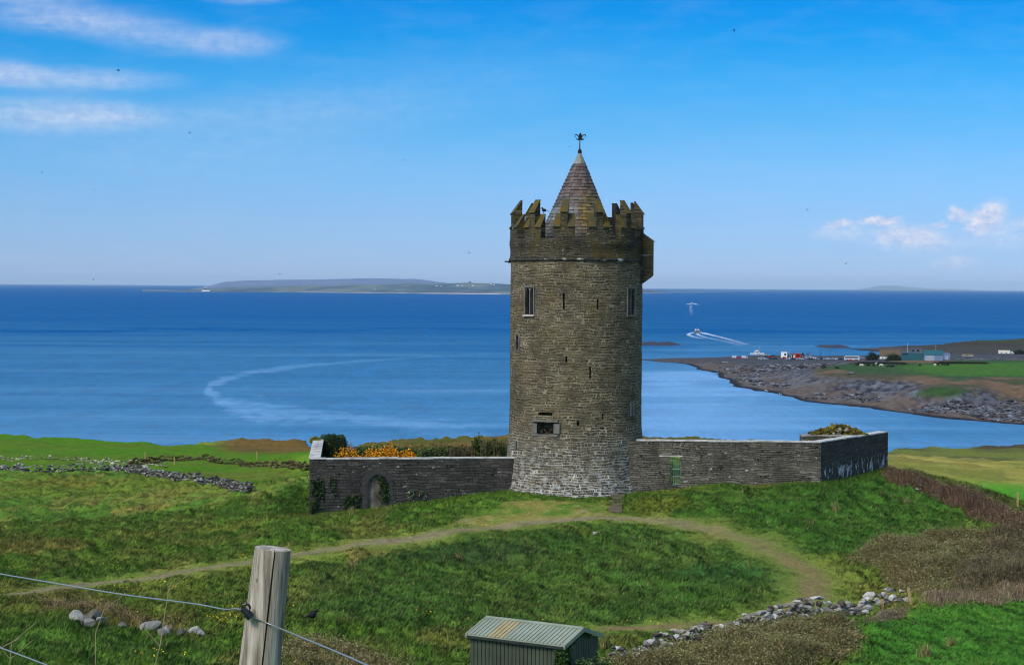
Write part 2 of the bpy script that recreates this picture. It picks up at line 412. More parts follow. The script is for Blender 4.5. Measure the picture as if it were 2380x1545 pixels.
def ellw(u, v, ru, rv, soft=.5):
    c = Pg(u, v); a = Pg(u + ru, v); b = Pg(u, v + rv); b2 = Pg(u, v - rv)
    ra = np.hypot(*(a - c)[:2]); rb = max(.3, abs(b2[1] - b[1]) / 2)
    th = math.atan2(c[0], c[1])
    X = (GX - c[0]) * math.cos(th) - (GY - c[1]) * math.sin(th); Y = (GX - c[0]) * math.sin(th) + (GY - c[1]) * math.cos(th)
    return smooth(1.25, 1 - soft, np.hypot(X / ra, Y / rb) + (fbm(GX * .35, GY * .25, int(u) % 97) - .5) * 1.1)
g = lambda r, gg, b: np.array(lin(r, gg, b))
fb1 = fbm(GX * .16, GY * .09, 31); fb2 = fbm(GX * .9, GY * .55, 32); fb3 = fbm(GX * 2.6, GY * 1.7, 33)
def mixc(C, c, m): return C * (1 - m[..., None]) + np.asarray(c) * m[..., None]
C = np.zeros(GX.shape + (3,)) + g(70, 96, 34)
C = mixc(C, g(96, 104, 46), smooth(.5, .75, fb1) * .7)
C = mixc(C, g(54, 84, 28), smooth(.5, .28, fb1) * .45)
C = mixc(C, g(112, 100, 58), smooth(.56, .72, fbm(GX * .45, GY * .2, 34)) * .45)
C = mixc(C, g(60, 86, 38), smooth(-.5, 2, lawn_d) * .7)
C = mixc(C, g(44, 78, 34), smooth(-.5, 2, lawn_d) * smooth(.48, .7, fb2) * .35)
for (u, v, ru, rv, c, a) in [
    (250, 1130, 330, 24, (84, 92, 34), .6), (150, 1118, 120, 14, (92, 80, 36), .5), (420, 1140, 60, 12, (98, 84, 42), .5), (330, 1182, 40, 10, (128, 104, 58), .5), (215, 1172, 26, 8, (128, 104, 58), .5),
    (100, 1265, 110, 16, (112, 96, 56), .6), (150, 1280, 60, 8, (120, 100, 62), .5), (520, 1230, 120, 12, (104, 104, 48), .5), (680, 1165, 46, 34, (44, 70, 22), .8), (700, 1205, 30, 8, (120, 104, 54), .6),  # dark oval beside the wall corner is shade painted into the turf
    (240, 1215, 240, 20, (62, 92, 34), .5), (300, 1300, 300, 16, (80, 98, 40), .5), (860, 1282, 70, 10, (122, 108, 60), .5), (1060, 1290, 160, 26, (44, 66, 34), .75), (1180, 1285, 120, 20, (48, 68, 38), .7),
    (820, 1302, 22, 18, (112, 98, 58), .7), (1570, 1262, 130, 18, (58, 84, 36), .6), (1330, 1232, 60, 8, (88, 92, 38), .6), (1500, 1300, 80, 26, (72, 92, 40), .5), (1700, 1330, 140, 30, (42, 78, 40), .6),
    (120, 1395, 150, 30, (104, 92, 52), .6), (190, 1418, 90, 22, (92, 78, 48), .7), (330, 1440, 110, 18, (98, 84, 50), .7), (440, 1480, 60, 12, (92, 84, 52), .5), (250, 1500, 260, 30, (72, 104, 44), .5), (760, 1510, 130, 26, (86, 74, 50), .8),
    (900, 1420, 200, 20, (66, 98, 44), .4), (1960, 1330, 90, 60, (96, 100, 46), .5), (2030, 1380, 60, 30, (112, 104, 52), .6), (2110, 1160, 24, 10, (108, 104, 60), .6), (2150, 1290, 170, 46, (88, 80, 52), .9), (2330, 1330, 120, 60, (82, 74, 54), .9), (2300, 1270, 120, 40, (84, 86, 52), .7),
    (1950, 1500, 60, 40, (70, 72, 40), .5), (2210, 1490, 22, 10, (110, 96, 64), .5), (2230, 1535, 90, 12, (104, 104, 58), .7)]:
    C = mixc(C, g(*c), ellw(u, v, ru, rv) * a)
C = mixc(C, g(44, 82, 30), moundR * .8)
C = mixc(C, g(98, 96, 34), moundR * smooth(-.2, 1, ellw(1520, 1172, 90, 20)) * .55)
C = mixc(C, g(48, 94, 30), fieldR * .85)
C = mixc(C, g(62, 106, 40), fieldR * smooth(.5, .75, fb2) * .5)
# far fields: left and right ones carry sunlight in their bright colours
leftF = smooth(-2, 3, sdist(GX, GY, G2([(-300, 1096), (0, 1089), (150, 1091), (285, 1083), (400, 1105), (560, 1130), (600, 1128), (690, 1112), (714, 1090), (714, 1056)]) + [(-16, 330), (-30, 420), (-250, 470), (-250, 250)]))
C = mixc(C, g(84, 132, 8), leftF)
C = mixc(C, g(96, 122, 30), leftF * smooth(.45, .7, fbm(GX * .06, GY * .03, 40)) * .7)
C = mixc(C, g(112, 124, 44), leftF * ellw(600, 1106, 150, 12) * .8)
u_all = CU + F * GX / np.maximum(GY, 30)
hill = smooth(470, 560, u_all + (fb1 - .5) * 60) * smooth(800, 740, u_all) * smooth(326, 352, GY + (u_all - 600) * -.05)
C = mixc(C, g(118, 96, 46), hill)
C = mixc(C, g(92, 90, 34), hill * smooth(.5, .7, fbm(GX * .1, GY * .05, 44)) * .8)
back = smooth(150, 175, GY) * smooth(790, 830, u_all) * smooth(1990, 1900, u_all)
C = mixc(C, g(98, 98, 40), back); C = mixc(C, g(122, 102, 56), back * smooth(.45, .65, fbm(GX * .08, GY * .05, 46)))
rf = smooth(2010, 2060, u_all) * smooth(168, 185, GY)
C = mixc(C, g(176, 166, 84), rf); C = mixc(C, g(120, 116, 58), rf * smooth(.5, .62, fbm(GX * .09, GY * .11, 49)) * .7)  # yellow tone holds the sunlit band of the right field
C = mixc(C, g(96, 104, 58), rf * smooth(318, 345, GY + (fb1 - .5) * 40))  # cloud shadow painted as a darker strip on the seaward part
C = mixc(C, g(126, 138, 52), rf * smooth(.45, .65, fbm(GX * .05, GY * .03, 48)) * .6)
C = mixc(C, g(88, 160, 34), rf * smooth(262, 240, GY + (fb1 - .5) * 10))
C = mixc(C, g(84, 76, 56), rf * smooth(390, 404, GY) * smooth(2240, 2290, u_all))
slope_r = smooth(2060, 2090, u_all) * smooth(124, 130, GY) * smooth(176, 160, GY)
C = mixc(C, g(72, 84, 30), slope_r * .85)
# worn strips
C = mixc(C, g(98, 96, 50), fringe * .42); C = mixc(C, g(106, 98, 56), apron_m * smooth(.3, .62, fb2) * .85)
C = mixc(C, g(100, 91, 74), trail * smooth(.75, .5, L0 + (fb2 - .5) * .1)); C = mixc(C, g(94, 83, 57), trail * smooth(.5, .75, L0) * (.75 + .35 * smooth(.4, .6, fb2)))
C = mixc(C, g(112, 104, 96), apron_m * smooth(.55, .75, fb3) * smooth(.45, .6, fb1) * .5)
far_m = np.maximum(np.maximum(leftF, rf), np.maximum(hill, back))
KG = GRASSK[None, None] * (1 - far_m[..., None]) + far_m[..., None] * FIELDK
C = C * (.84 + .32 * fb3[..., None]) * (.91 + .18 * fb2[..., None]) * KG
C = np.clip(C, 0, 1)
# tussocks: wind-combed mounds of long grass
rough_m = (1 - trail) * (1 - .7 * fringe) * (1 - .8 * apron_m) * smooth(48, 62, GY) * (1 - leftF) * (1 - .85 * rf)
tx = GX + .35 * GY * .2
tus = (fbm(GX * .95 + 9, GY * .6, 51, 3) ** 1.4) * .72 + (fbm(GX * 2.3, GY * 1.6, 52, 2) - .5) * .17
_w = seg_d(GX, GY, [tuple(P(720, 1195, 125.2)[:2]), tuple(P(1197, 1142, 126.9)[:2]), tuple(P(1330, 1152, 124.6)[:2]), tuple(P(1450, 1148, 125.8)[:2]), tuple(P(1905, 1121, 125.4)[:2]), tuple(P(2064, 1089, 134.5)[:2])])[0]
near_wall = smooth(.6, 3.2, _w)
tus = (tus - .26) * (.15 + .85 * near_wall)
GZ2 = GZ + rough_m * (tus - .06) * (1 - .35 * fieldR) + (1 - rough_m) * (fb3 - .5) * .05

m_ground, Ng, bg_, _o = new_mat('turf')
at = Ng.n('ShaderNodeAttribute', attribute_name='Col').outputs['Color']
tco = Ng.n('ShaderNodeTexCoord').outputs['Object']
f1 = Ng.noise(Ng.scalev(tco, (1, .7, 1)), 5.5, 6, .65)
f2 = Ng.noise(Ng.scalev(tco, (1, .8, 1)), 1.1, 4)
col = Ng.mix(1.0, at, Ng.ramp(f1, [(.3, .70), (.72, 1.32)]), 'MULTIPLY')
col = Ng.mix(1.0, col, Ng.ramp(f2, [(.3, (.86, .9, .86)), (.7, (1.12, 1.1, 1.1))]), 'MULTIPLY')
Ng.nt.links.new(col, bg_.inputs['Base Color']); bg_.inputs['Roughness'].default_value = .95; bg_.inputs['Specular IOR Level'].default_value = .08
bn = Ng.n('ShaderNodeBump', inp={'Strength': .8, 'Distance': .12, 'Height': f1}); Ng.nt.links.new(bn.outputs[0], bg_.inputs['Normal'])

allq = grid_quads(*GX.shape)
V3 = np.stack([GX, GY, GZ2], -1).reshape(-1, 3); C1 = C.reshape(-1, 3)
ispath = (trail.ravel()[allq].mean(1) > .5)
def sub(name, mask):
    q = allq[mask]; idx, inv = np.unique(q, return_inverse=True)
    o = np_mesh(name, V3[idx], quads=inv.reshape(-1, 4), cols=C1[idx], mat=m_ground, flat=False)
    return tag(o, kind='structure')
sub('ground', ~ispath); sub('path', ispath)

# interpolators on the finished surface
def surf(x, y):
    x = np.asarray(x, float); y = np.asarray(y, float)
    r = np.interp(y, ys, np.arange(len(ys))); c = np.interp(x / (y + 6), ss, np.arange(len(ss)))
    r0 = np.clip(r.astype(int), 0, len(ys) - 2); c0 = np.clip(c.astype(int), 0, len(ss) - 2); fr = r - r0; fc = c - c0
    def ip(Z): return (Z[r0, c0].T * ((1 - fr) * (1 - fc)).T + Z[r0, c0 + 1].T * ((1 - fr) * fc).T + Z[r0 + 1, c0].T * (fr * (1 - fc)).T + Z[r0 + 1, c0 + 1].T * (fr * fc).T).T
    return ip
def sz(x, y): return float(surf(np.array([x]), np.array([y]))(GZ2)[0])

# ---- grass: one mass of blades over the rough ground
gyx = np.gradient(GZ2, axis=1) / np.gradient(GX, axis=1); gyy = np.gradient(GZ2, axis=0) / np.gradient(GY, axis=0)
NRM = np.stack([-gyx, -gyy, np.ones(GX.shape)], -1)
def make_grass():
    n = 430000
    r = rng.uniform(np.searchsorted(ys, 58), np.searchsorted(ys, 200), n)
    y = np.interp(r, np.arange(len(ys)), ys); s = rng.uniform(-.30, .30, n)
    keep = rng.random(n) < np.where(y > 138, .6, 1); y = y[keep]; s = s[keep]; x = s * (y + 6)
    ip = surf(x, y); z = ip(GZ2); c = ip(C); rm = ip(rough_m); tr = ip(np.maximum(trail, .0)); tu = ip(tus); fr = ip(np.maximum(fringe, apron_m)); fR = ip(fieldR); nr = ip(NRM)
    dt = np.hypot(x - TC[0], y - TC[1])
    k = (rng.random(len(x)) < .12 + .88 * rm) & (rng.random(len(x)) > tr * .97) & (dt > 4.9)
    x, y, z, c, rm, tu, fr, fR, nr = (a[k] for a in (x, y, z, c, rm, tu, fr, fR, nr))
    NB = 4; n = len(x)
    x = np.repeat(x, NB) + rng.normal(0, .13, n * NB); y = np.repeat(y, NB) + rng.normal(0, .15, n * NB); z = np.repeat(z, NB) - .02
    c = np.repeat(c, NB, 0); rm = np.repeat(rm, NB); tu = np.repeat(tu, NB); fr = np.repeat(fr, NB); fR = np.repeat(fR, NB); n = len(x)
    nr = np.repeat(nr, NB, 0)
    h = (.07 + .20 * np.clip(tu + .30, 0, 1)) * (.55 + .7 * rng.random(n)) * (1 - .75 * fr) * (1 - .45 * fR) + .02
    wd = (.010 + .00011 * y) * (.7 + .7 * rng.random(n))
    a = rng.uniform(0, 2 * math.pi, n); bx = np.cos(a) * wd; by = np.sin(a) * wd
    lean = .75 * h; lx = lean * (.55 + rng.normal(0, .6, n)); ly = lean * (-.15 + rng.normal(0, .55, n))
    v = np.empty((n, 3, 3), np.float32)
    v[:, 0] = np.stack([x - bx, y - by, z], -1); v[:, 1] = np.stack([x + bx, y + by, z], -1); v[:, 2] = np.stack([x + lx, y + ly, z + h], -1)
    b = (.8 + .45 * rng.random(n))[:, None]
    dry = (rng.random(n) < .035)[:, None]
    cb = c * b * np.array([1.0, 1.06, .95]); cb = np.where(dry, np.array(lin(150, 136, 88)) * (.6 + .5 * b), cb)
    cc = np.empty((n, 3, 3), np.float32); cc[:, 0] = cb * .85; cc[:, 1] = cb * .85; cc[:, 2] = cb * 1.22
    m, Nn, bs, _ = new_mat('grass_blade')
    a_ = Nn.n('ShaderNodeAttribute', attribute_name='Col').outputs['Color']
    Nn.nt.links.new(a_, bs.inputs['Base Color']); bs.inputs['Roughness'].default_value = .7; bs.inputs['Specular IOR Level'].default_value = .12
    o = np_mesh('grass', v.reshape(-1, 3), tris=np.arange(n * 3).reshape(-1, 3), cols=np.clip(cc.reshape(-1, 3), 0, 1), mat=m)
    nv = np.repeat(nr + rng.normal(0, .28, nr.shape), 3, 0).astype(np.float32); av = o.data.attributes.new('nrm', 'FLOAT_VECTOR', 'POINT'); av.data.foreach_set('vector', nv.ravel())
    an = Nn.n('ShaderNodeAttribute', attribute_name='nrm').outputs['Vector']; vnm = Nn.n('ShaderNodeVectorMath', operation='NORMALIZE'); Nn.nt.links.new(an, vnm.inputs[0]); Nn.nt.links.new(vnm.outputs[0], bs.inputs['Normal'])
    tag(o, 'long wind-combed green grass covering the slopes below the castle', 'grass', kind='stuff')
make_grass()

# ------------------------------------------------------------------ sea
vv = np.concatenate([665.8 + np.array([2.2, 2.8, 3.6, 4.6, 6, 8, 10, 13, 16]), np.arange(685, 1130, 1.6), [1200, 1400, 1800]])
uu = np.concatenate([np.linspace(-3500, -60, 60)[:-1], np.arange(-60, 2440, 5.0), np.linspace(2440, 6000, 60)])
dist = 64.0 * F / (vv - 665.8)
SX = (uu[None, :] - CU) / F * dist[:, None]; SY = np.repeat(dist[:, None], len(uu), 1)
UU = np.repeat(uu[None, :], len(vv), 0); VV = np.repeat(vv[:, None], len(uu), 1) + 0 * UU
VR = VV + (UU - CU) * math.tan(ROLL) * 1.0          # picture row of each point, for survey marks given by row
calm = np.interp(VV, [668, 690, 740, 765, 785, 830, 900, 1000, 1100], [0, .02, .08, .15, .30, .42, .54, .68, .75])
wind = fbm(SX * .0022 + 3, np.log(SY) * 26, 61, 5); wind2 = fbm(SX * .012, np.log(SY) * 120, 62, 4)
calm = calm + (wind - .5) * .34 * smooth(690, 800, VV) + (wind2 - .5) * .10 * smooth(740, 840, VV)
calm += .34 * smooth(1180, 1620, UU) * smooth(800, 880, VR) * smooth(2250, 1500, UU)
calm -= .30 * np.exp(-((VR - 767 - 3 * np.sin(UU * .011)) / 5) ** 2) * smooth(.3, .55, wind2) * (.4 + .6 * smooth(1100, 300, UU))
for (u0, u1, v0, hw, a) in [(700, 1186, 797, 3, .16), (0, 500, 820, 3, .12), (300, 1000, 826, 2.5, .12), (900, 1186, 910, 4, .14), (1500, 1900, 812, 4, .22), (1550, 1850, 796, 2.5, .12), (1640, 2000, 805, 3, .16), (1500, 1680, 878, 5, .5), (1500, 1640, 868, 3, .5), (1560, 1700, 905, 3, .4), (1500, 1600, 893, 3, .4), (1500, 1760, 918, 2, .25), (1500, 1720, 940, 4, .14), (100, 420, 780, 3, -.10), (1500, 2380, 772, 3, -.12)]:
    calm += a * np.exp(-((VR - v0 + 6 * (wind - .5)) / hw) ** 2) * smooth(u0 - 60, u0 + 60, UU) * smooth(u1 + 60, u1 - 60, UU)
slick = [(1130, 824), (1000, 829), (850, 838), (720, 849), (610, 862), (530, 878), (490, 894), (484, 912), (510, 932), (570, 950), (680, 962), (820, 970), (930, 982), (1040, 1000), (1120, 1020)]
d_s, arc_s = seg_d(UU, VR, slick); wds = np.interp(arc_s / arc_s.max(), [0, .25, .45, .55, .62, .75, 1], [1.5, 3.5, 6, 17, 26, 9, 26])
calm += .29 * smooth(1.4, .2, d_s / wds + (fbm(UU * .03, VR * .16, 66) - .5) * 1.9) * np.interp(arc_s / arc_s.max(), [0, .2, .5, .7, 1], [.35, .75, 1, .6, .4])
calm = np.clip(calm, 0, 1.2)
m_sea, Ns, bs, outs = new_mat('sea_water'); Ns.nt.nodes.remove(bs)
cal = Ns.n('ShaderNodeAttribute', attribute_name='calm').outputs['Fac']
tcs = Ns.n('ShaderNodeTexCoord').outputs['Object']
deep = Ns.ramp(cal, [(0, lin(*SEA0)), (.3, lin(*SEA1)), (.7, lin(*SEA2)), (1.0, lin(*SEA3))])
wv = Ns.noise(Ns.scalev(tcs, (.05, .014, 1)), 1.0, 6, .7)
deep = Ns.mix(1.0, deep, Ns.ramp(wv, [(.3, .82), (.7, 1.2)]), 'MULTIPLY')
wv3 = Ns.noise(Ns.scalev(tcs, (.30, .045, 1)), 1.0, 5, .7)
deep = Ns.mix(1.0, deep, Ns.ramp(wv3, [(.32, .80), (.68, 1.22)]), 'MULTIPLY')
dif = Ns.n('ShaderNodeBsdfDiffuse', inp={'Color': deep})
wv2 = Ns.noise(Ns.scalev(tcs, (.6, .25, 1)), 1.0, 5, .6)
bmp = Ns.n('ShaderNodeBump', inp={'Strength': .5, 'Distance': .6, 'Height': wv2})
gl = Ns.n('ShaderNodeBsdfGlossy', inp={'Color': (.8, .9, 1, 1), 'Roughness': .3}); Ns.nt.links.new(bmp.outputs[0], gl.inputs['Normal'])
mx = Ns.n('ShaderNodeMixShader'); Ns.nt.links.new(Ns.ramp(cal, [(0, .02), (.5, .20), (1, .52)]), mx.inputs[0])
Ns.nt.links.new(dif.outputs[0], mx.inputs[1]); Ns.nt.links.new(gl.outputs[0], mx.inputs[2]); Ns.nt.links.new(mx.outputs[0], outs.inputs[0])
sea = np_mesh('sea', np.stack([SX, SY, np.full(SX.shape, ZSEA)], -1).reshape(-1, 3), quads=grid_quads(*SX.shape)[:, ::-1], mat=m_sea, flat=False, attrs={'calm': calm})
tag(sea, kind='structure')

# ------------------------------------------------------------------ far shore across the bay
m_shore = simple('shore_ground', (1, 1, 1), rough=.95, var=.18, scale=.25, attr=True, spec=.1)
def sea_uv(u, v): return tuple(Pz(u, v, ZSEA)[:2])
SHV = np.concatenate([np.arange(1060, 900, -.8), np.arange(900, 790, -.35), np.arange(790, 776, -.6)]); SHU = np.concatenate([np.arange(1440, 2440, 2.5), np.linspace(2440, 3900, 90)])
D = 64.0 * F / (SHV - 665.8)
HX = (SHU[None, :] - CU) / F * D[:, None]; HY = np.repeat(D[:, None], len(SHU), 1)
land = [sea_uv(*p) for p in [(1430, 834), (1493, 838), (1560, 842), (1600, 847), (1640, 855), (1680, 870), (1720, 890), (1760, 902), (1815, 915), (1870, 930), (1960, 945), (2060, 958), (2200, 975), (2380, 991), (2700, 1020), (3900, 1100),
        (3900, 800), (2700, 806), (2380, 802), (2280, 803), (2200, 805), (2130, 806), (2060, 809), (1995, 811.5), (2030, 814), (2060, 820), (2096, 829), (2060, 834), (1995, 838), (1900, 836), (1850, 834), (1800, 831), (1740, 829), (1690, 832), (1600, 835), (1530, 834.5)]]
sd_ = sdist(HX, HY, land) + (fbm(HX * .02, HY * .008, 71) - .5) * 34 + (fbm(HX * .08, HY * .04, 72) - .5) * 10
plat = np.interp(HX / HY * F + CU, [1500, 1700, 1850, 1900, 2000, 2400], [2.2, 5, 7.5, 8.5, 10, 11]) + 0 * HY
HZ = np.clip(sd_ * .055, -3, None); HZ = np.minimum(HZ, plat * .42)
fieldp = [sea_uv(u, 666 + (v - 666) * 64 / 54.5) for u, v in [(1880, 848), (1960, 842), (2100, 838), (2380, 838), (2900, 838), (2900, 960), (2500, 915), (2380, 888), (2290, 892), (2230, 905), (2160, 903), (2120, 884), (2040, 882), (1985, 876), (1960, 872), (1920, 866)]]
fs = sdist(HX, HY, fieldp) + (fbm(HX * .015, HY * .008, 73) - .5) * 46
bank = sdist(HX, HY, [sea_uv(u, 666 + (v - 666) * 64 / 60) for u, v in [(1935, 872), (2000, 883), (2060, 892), (2120, 903), (2200, 916), (2290, 929), (2380, 939), (2600, 964), (2900, 990)]] + [sea_uv(u, 666 + (v - 666) * 64 / 54.5) for u, v in [(2900, 940), (2500, 900), (2380, 876), (2160, 880), (2040, 872), (1960, 866)]])
bl = np.maximum(smooth(-46, 10, fs), .8 * smooth(-4, 40, bank)); HZ = np.where(sd_ > 2, HZ * (1 - bl) + plat * bl, HZ)
headl = smooth(1800, 2050, HY) * smooth(0, 90, sd_)
HZ = HZ + headl * np.interp(HX / HY * F + CU, [1990, 2100, 2180, 2260, 2400, 3000], [0.2, 3, 9, 13, 12, 14]) * smooth(1880, 2260, HY)
rockn = fbm(HX * .14, HY * .05, 74, 5); bould = fbm(HX * .42, HY * .16, 75, 4)
rockm = smooth(1, 10, sd_) * (1 - bl) * (1 - headl)
HZ = HZ + rockm * ((bould - .45) * 2.4 + (rockn - .5) * 1.5) * smooth(5, 60, sd_)
HC = np.zeros(HX.shape + (3,)) + g(96, 96, 98)
HC = mixc(HC, g(122, 122, 126), smooth(.5, .68, rockn) * .8); HC = mixc(HC, g(52, 50, 56), smooth(.52, .36, bould) * .85)
HC = mixc(HC, g(116, 98, 82), smooth(46, 14, sd_ + (rockn - .5) * 60) * .85); HC = mixc(HC, g(116, 112, 104), smooth(70, 30, sd_) * smooth(.5, .66, fbm(HX * .03, HY * .03, 76)) * .7)
HC = mixc(HC, g(46, 42, 42), smooth(9, 3, sd_))
HC = mixc(HC, g(84, 82, 84), smooth(1560, 1640, HY) * .8)
veg = np.maximum(smooth(-8, 10, bank + (rockn - .5) * 46), smooth(-10, 6, fs))
HC = mixc(HC, g(128, 102, 72), veg); HC = mixc(HC, g(88, 84, 54), veg * smooth(.48, .62, fbm(HX * .04, HY * .02, 77)))
gr = smooth(-4, 14, fs + (fbm(HX * .016, HY * .012, 78) - .55) * 120)
HC = mixc(HC, g(54, 78, 36), gr); HC = mixc(HC, g(66, 104, 22), gr * smooth(40, 80, fs) * smooth(1600, 1480, HY))
HC = mixc(HC, g(72, 78, 48), gr * smooth(1470, 1530, HY)); HC = mixc(HC, g(78, 74, 62), smooth(1640, 1720, HY) * smooth(20, 50, sd_))
HC = mixc(HC, g(76, 62, 54), headl * .9); HC = mixc(HC, g(70, 84, 44), headl * smooth(2150, 2230, HX / HY * F + CU) * smooth(.4, .55, fbm(HX * .01, HY * .006, 79)))
HC = mixc(HC, g(44, 40, 48), smooth(14, 4, sd_) * smooth(1900, 2000, HY))
HC = np.clip(HC * (.40 + .62 * bould[..., None]) * (1 + .35 * gr[..., None]), 0, 1)
carpark = smooth(1490, 1540, HY) * smooth(8, 30, sd_) * (1 - headl)
HZ = HZ * (1 - carpark) + np.minimum(plat * .62, sd_ * .12) * carpark
HC = mixc(HC, g(70, 69, 70), carpark * smooth(2100, 2000, HX / HY * F + CU) * .8)
HZ = np.where(sd_ < 0, np.maximum(sd_ * .05, -3), HZ)
shore = np_mesh('shore', np.stack([HX, HY, HZ + ZSEA], -1).reshape(-1, 3), quads=grid_quads(*HX.shape), cols=HC.reshape(-1, 3), mat=m_shore, flat=False)
tag(shore, kind='structure')
def shz(x, y):
    u = x / y * F + CU; v = 64.0 * F / y + 665.8
    r = np.interp(-v, -SHV, np.arange(len(SHV))); c = np.interp(u, SHU, np.arange(len(SHU)))
    return float(HZ[int(round(r)), int(round(c))] + ZSEA)
def Ps(u, v):
    """where the sight line meets the far shore"""
    d = ray(u, v)
    for Y in np.arange(880, 2500, 3.0):
        if ZC + d[2] * Y <= shz(d[0] * Y, Y): return np.array([d[0] * Y, Y, shz(d[0] * Y, Y)])
    return Pz(u, v, ZSEA)
# boulders strewn over the rocky part of the shore
def boulders(n_):
    k = np.nonzero((rockm * smooth(8, 46, sd_ + (rockn - .5) * 60) * (fs < -40 + 40 * (rockn - .5)) * (bank < -6 + 30 * (rockn - .5)) > .35).ravel() & (np.abs(HX / HY * F + CU - 1950) < 520).ravel())[0]
    wgt = (HY.ravel()[k] < 1500 + 60 * (HX / HY * F + CU < 1690).ravel()[k]) * (.10 + smooth(.46, .60, rockn.ravel()[k])); k = rng.choice(k, n_, p=wgt / wgt.sum())
    bm = bmesh.new(); bmesh.ops.create_icosphere(bm, subdivisions=1, radius=1); bv = np.array([p.co[:] for p in bm.verts]); bf = np.array([[q.index for q in p.verts] for p in bm.faces]); bm.free()
    s = rng.gamma(2.0, .20, n_) + .22; jit = 1 + .5 * (rng.random((n_, len(bv))) - .5)
    sc = np.stack([s * rng.uniform(.8, 2.2, n_), s * rng.uniform(.8, 2.0, n_), s * rng.uniform(.3, .6, n_)], 1)
    v = bv[None] * jit[..., None] * sc[:, None]; a = rng.uniform(0, 6.28, n_); ca, sa = np.cos(a)[:, None], np.sin(a)[:, None]
    x = v[..., 0] * ca - v[..., 1] * sa; y = v[..., 0] * sa + v[..., 1] * ca
    px = HX.ravel()[k] + rng.normal(0, 2, n_); py = HY.ravel()[k] + rng.normal(0, 3, n_); pz = HZ.ravel()[k] + ZSEA + .1 * s
    vv_ = np.stack([x + px[:, None], y + py[:, None], v[..., 2] + pz[:, None]], -1).reshape(-1, 3)
    pal = np.array([lin(*c) for c in [(92, 92, 96), (72, 72, 76), (116, 116, 120), (54, 51, 52), (88, 80, 72), (134, 134, 136)]]); cc_ = np.repeat(pal[rng.integers(0, 6, n_)] * rng.uniform(.6, 1.1, n_)[:, None], len(bv), 0)
    o = np_mesh('boulders', vv_, tris=(bf[None] + (np.arange(n_) * len(bv))[:, None, None]).reshape(-1, 3), cols=cc_, mat=m_shore)
    tag(o, 'grey boulders strewn along the rocky far shore', 'boulders', kind='stuff')
boulders(14000)
# low reefs in the bay
m_reef = simple('wet_rock', lin(52, 46, 56), rough=.7, var=.4, scale=.1)
def reef(u0, u1, v, hgt, seed):
    a = Pz(u0, v, ZSEA); b = Pz(u1, v, ZSEA); n = 60; m = 9
    t = np.linspace(0, 1, n)[:, None]; s = np.linspace(-1, 1, m)[None, :]
    prof = np.clip(np.minimum(t * 5, (1 - t) * 7), 0, 1) ** .6
    h = hgt * prof * (1 - s ** 2) * (.5 + fbm(t * 14 + seed, s * 1.5, seed)) - .4
    X = a[0] + (b[0] - a[0]) * t + 0 * s; Y = a[1] + (b[1] - a[1]) * t + s * 34 * (.4 + prof) + 30 * (fbm(t * 3, s * 0, seed) - .5)
    o = np_mesh('reef', np.stack([X, Y, h + ZSEA], -1).reshape(-1, 3), quads=grid_quads(n, m), mat=m_reef, flat=False)
    tag(o, kind='structure')
reef(1400, 1582, 800.5, 3.2, 3); reef(1898, 1972, 806, 2.2, 4)

# ------------------------------------------------------------------ island and far hills
m_isle = simple('island_land', (1, 1, 1), rough=.95, var=.25, scale=.006, attr=True, spec=.05)
IU = np.linspace(330, 1800, 420); base_v = lambda u: np.interp(u, [330, 700, 1185, 1560, 1800], [677.4, 679.6, 684, 680, 676])
nI = 40; td = np.linspace(0, 1, nI)
D0 = 64 * F / (base_v(IU) - hz(IU))
IY = D0[None, :] + td[:, None] ** 1.5 * 5200; IX = (IU[None, :] - CU) / F * IY
def top_h(u, tb, vt):    # height above the sea that puts the skyline at row vt at distance Y
    return lambda Y: (hz(u) - vt) / F * Y + 64
low_v = np.interp(IU, [330, 400, 480, 560, 700, 850, 1000, 1085, 1150, 1186, 1300, 1500, 1560, 1800], [677, 675, 671, 669, 665, 661, 660, 658, 659, 662, 668, 673, 680, 690])
rid_v = np.interp(IU, [330, 470, 520, 560, 700, 860, 960, 1010, 1060, 1186, 1400, 1800], [690, 668, 655.5, 652.5, 650.5, 646.5, 649, 654, 660, 666, 690, 690])
hl = (hz(IU) - low_v) / F * (D0 + 1500) + 64; hr = (hz(IU) - rid_v) / F * (D0 + 4600) + 64
tt = td[:, None]
IZ = np.maximum(hl[None] * smooth(.0, .42, tt) * smooth(.95, .5, tt), hr[None] * smooth(.40, .92, tt))
IZ = np.clip(IZ, 0, None) * (.93 + .14 * fbm(IX * .004, IY * .002, 81)) + 2.5 * smooth(0, .03, tt) - 2
IC = np.zeros(IZ.shape + (3,)) + g(84, 104, 112); fI = fbm(IX * .003, IY * .002, 82)  # limestone grey tinted blue; part of the distance haze is in the colour
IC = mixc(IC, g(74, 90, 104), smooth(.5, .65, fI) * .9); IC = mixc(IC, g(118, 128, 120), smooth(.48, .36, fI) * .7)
IC = mixc(IC, g(112, 128, 154), smooth(.55, .7, tt + 0 * IX) * .9)  # back ridge paler and bluer, haze put into its colour
beach = smooth(.075, .03, tt + 0 * IX) * np.interp(IU, [330, 420, 560, 840, 880, 1186, 1560], [.6, .8, .3, .5, .8, 1, 1])[None]
IC = mixc(IC, g(226, 200, 186), beach * (.35 + .65 * smooth(.35, .5, fbm(IX * .002, IY * 0, 84))))
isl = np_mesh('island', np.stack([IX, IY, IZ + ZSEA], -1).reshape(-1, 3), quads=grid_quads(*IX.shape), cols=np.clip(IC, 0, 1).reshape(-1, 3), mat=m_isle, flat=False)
tag(isl, kind='structure')
def isz(u, t):
    c = int(np.argmin(abs(IU - u))); r = int(np.argmin(abs(td - t))); return np.array([IX[r, c], IY[r, c], IZ[r, c] + ZSEA])
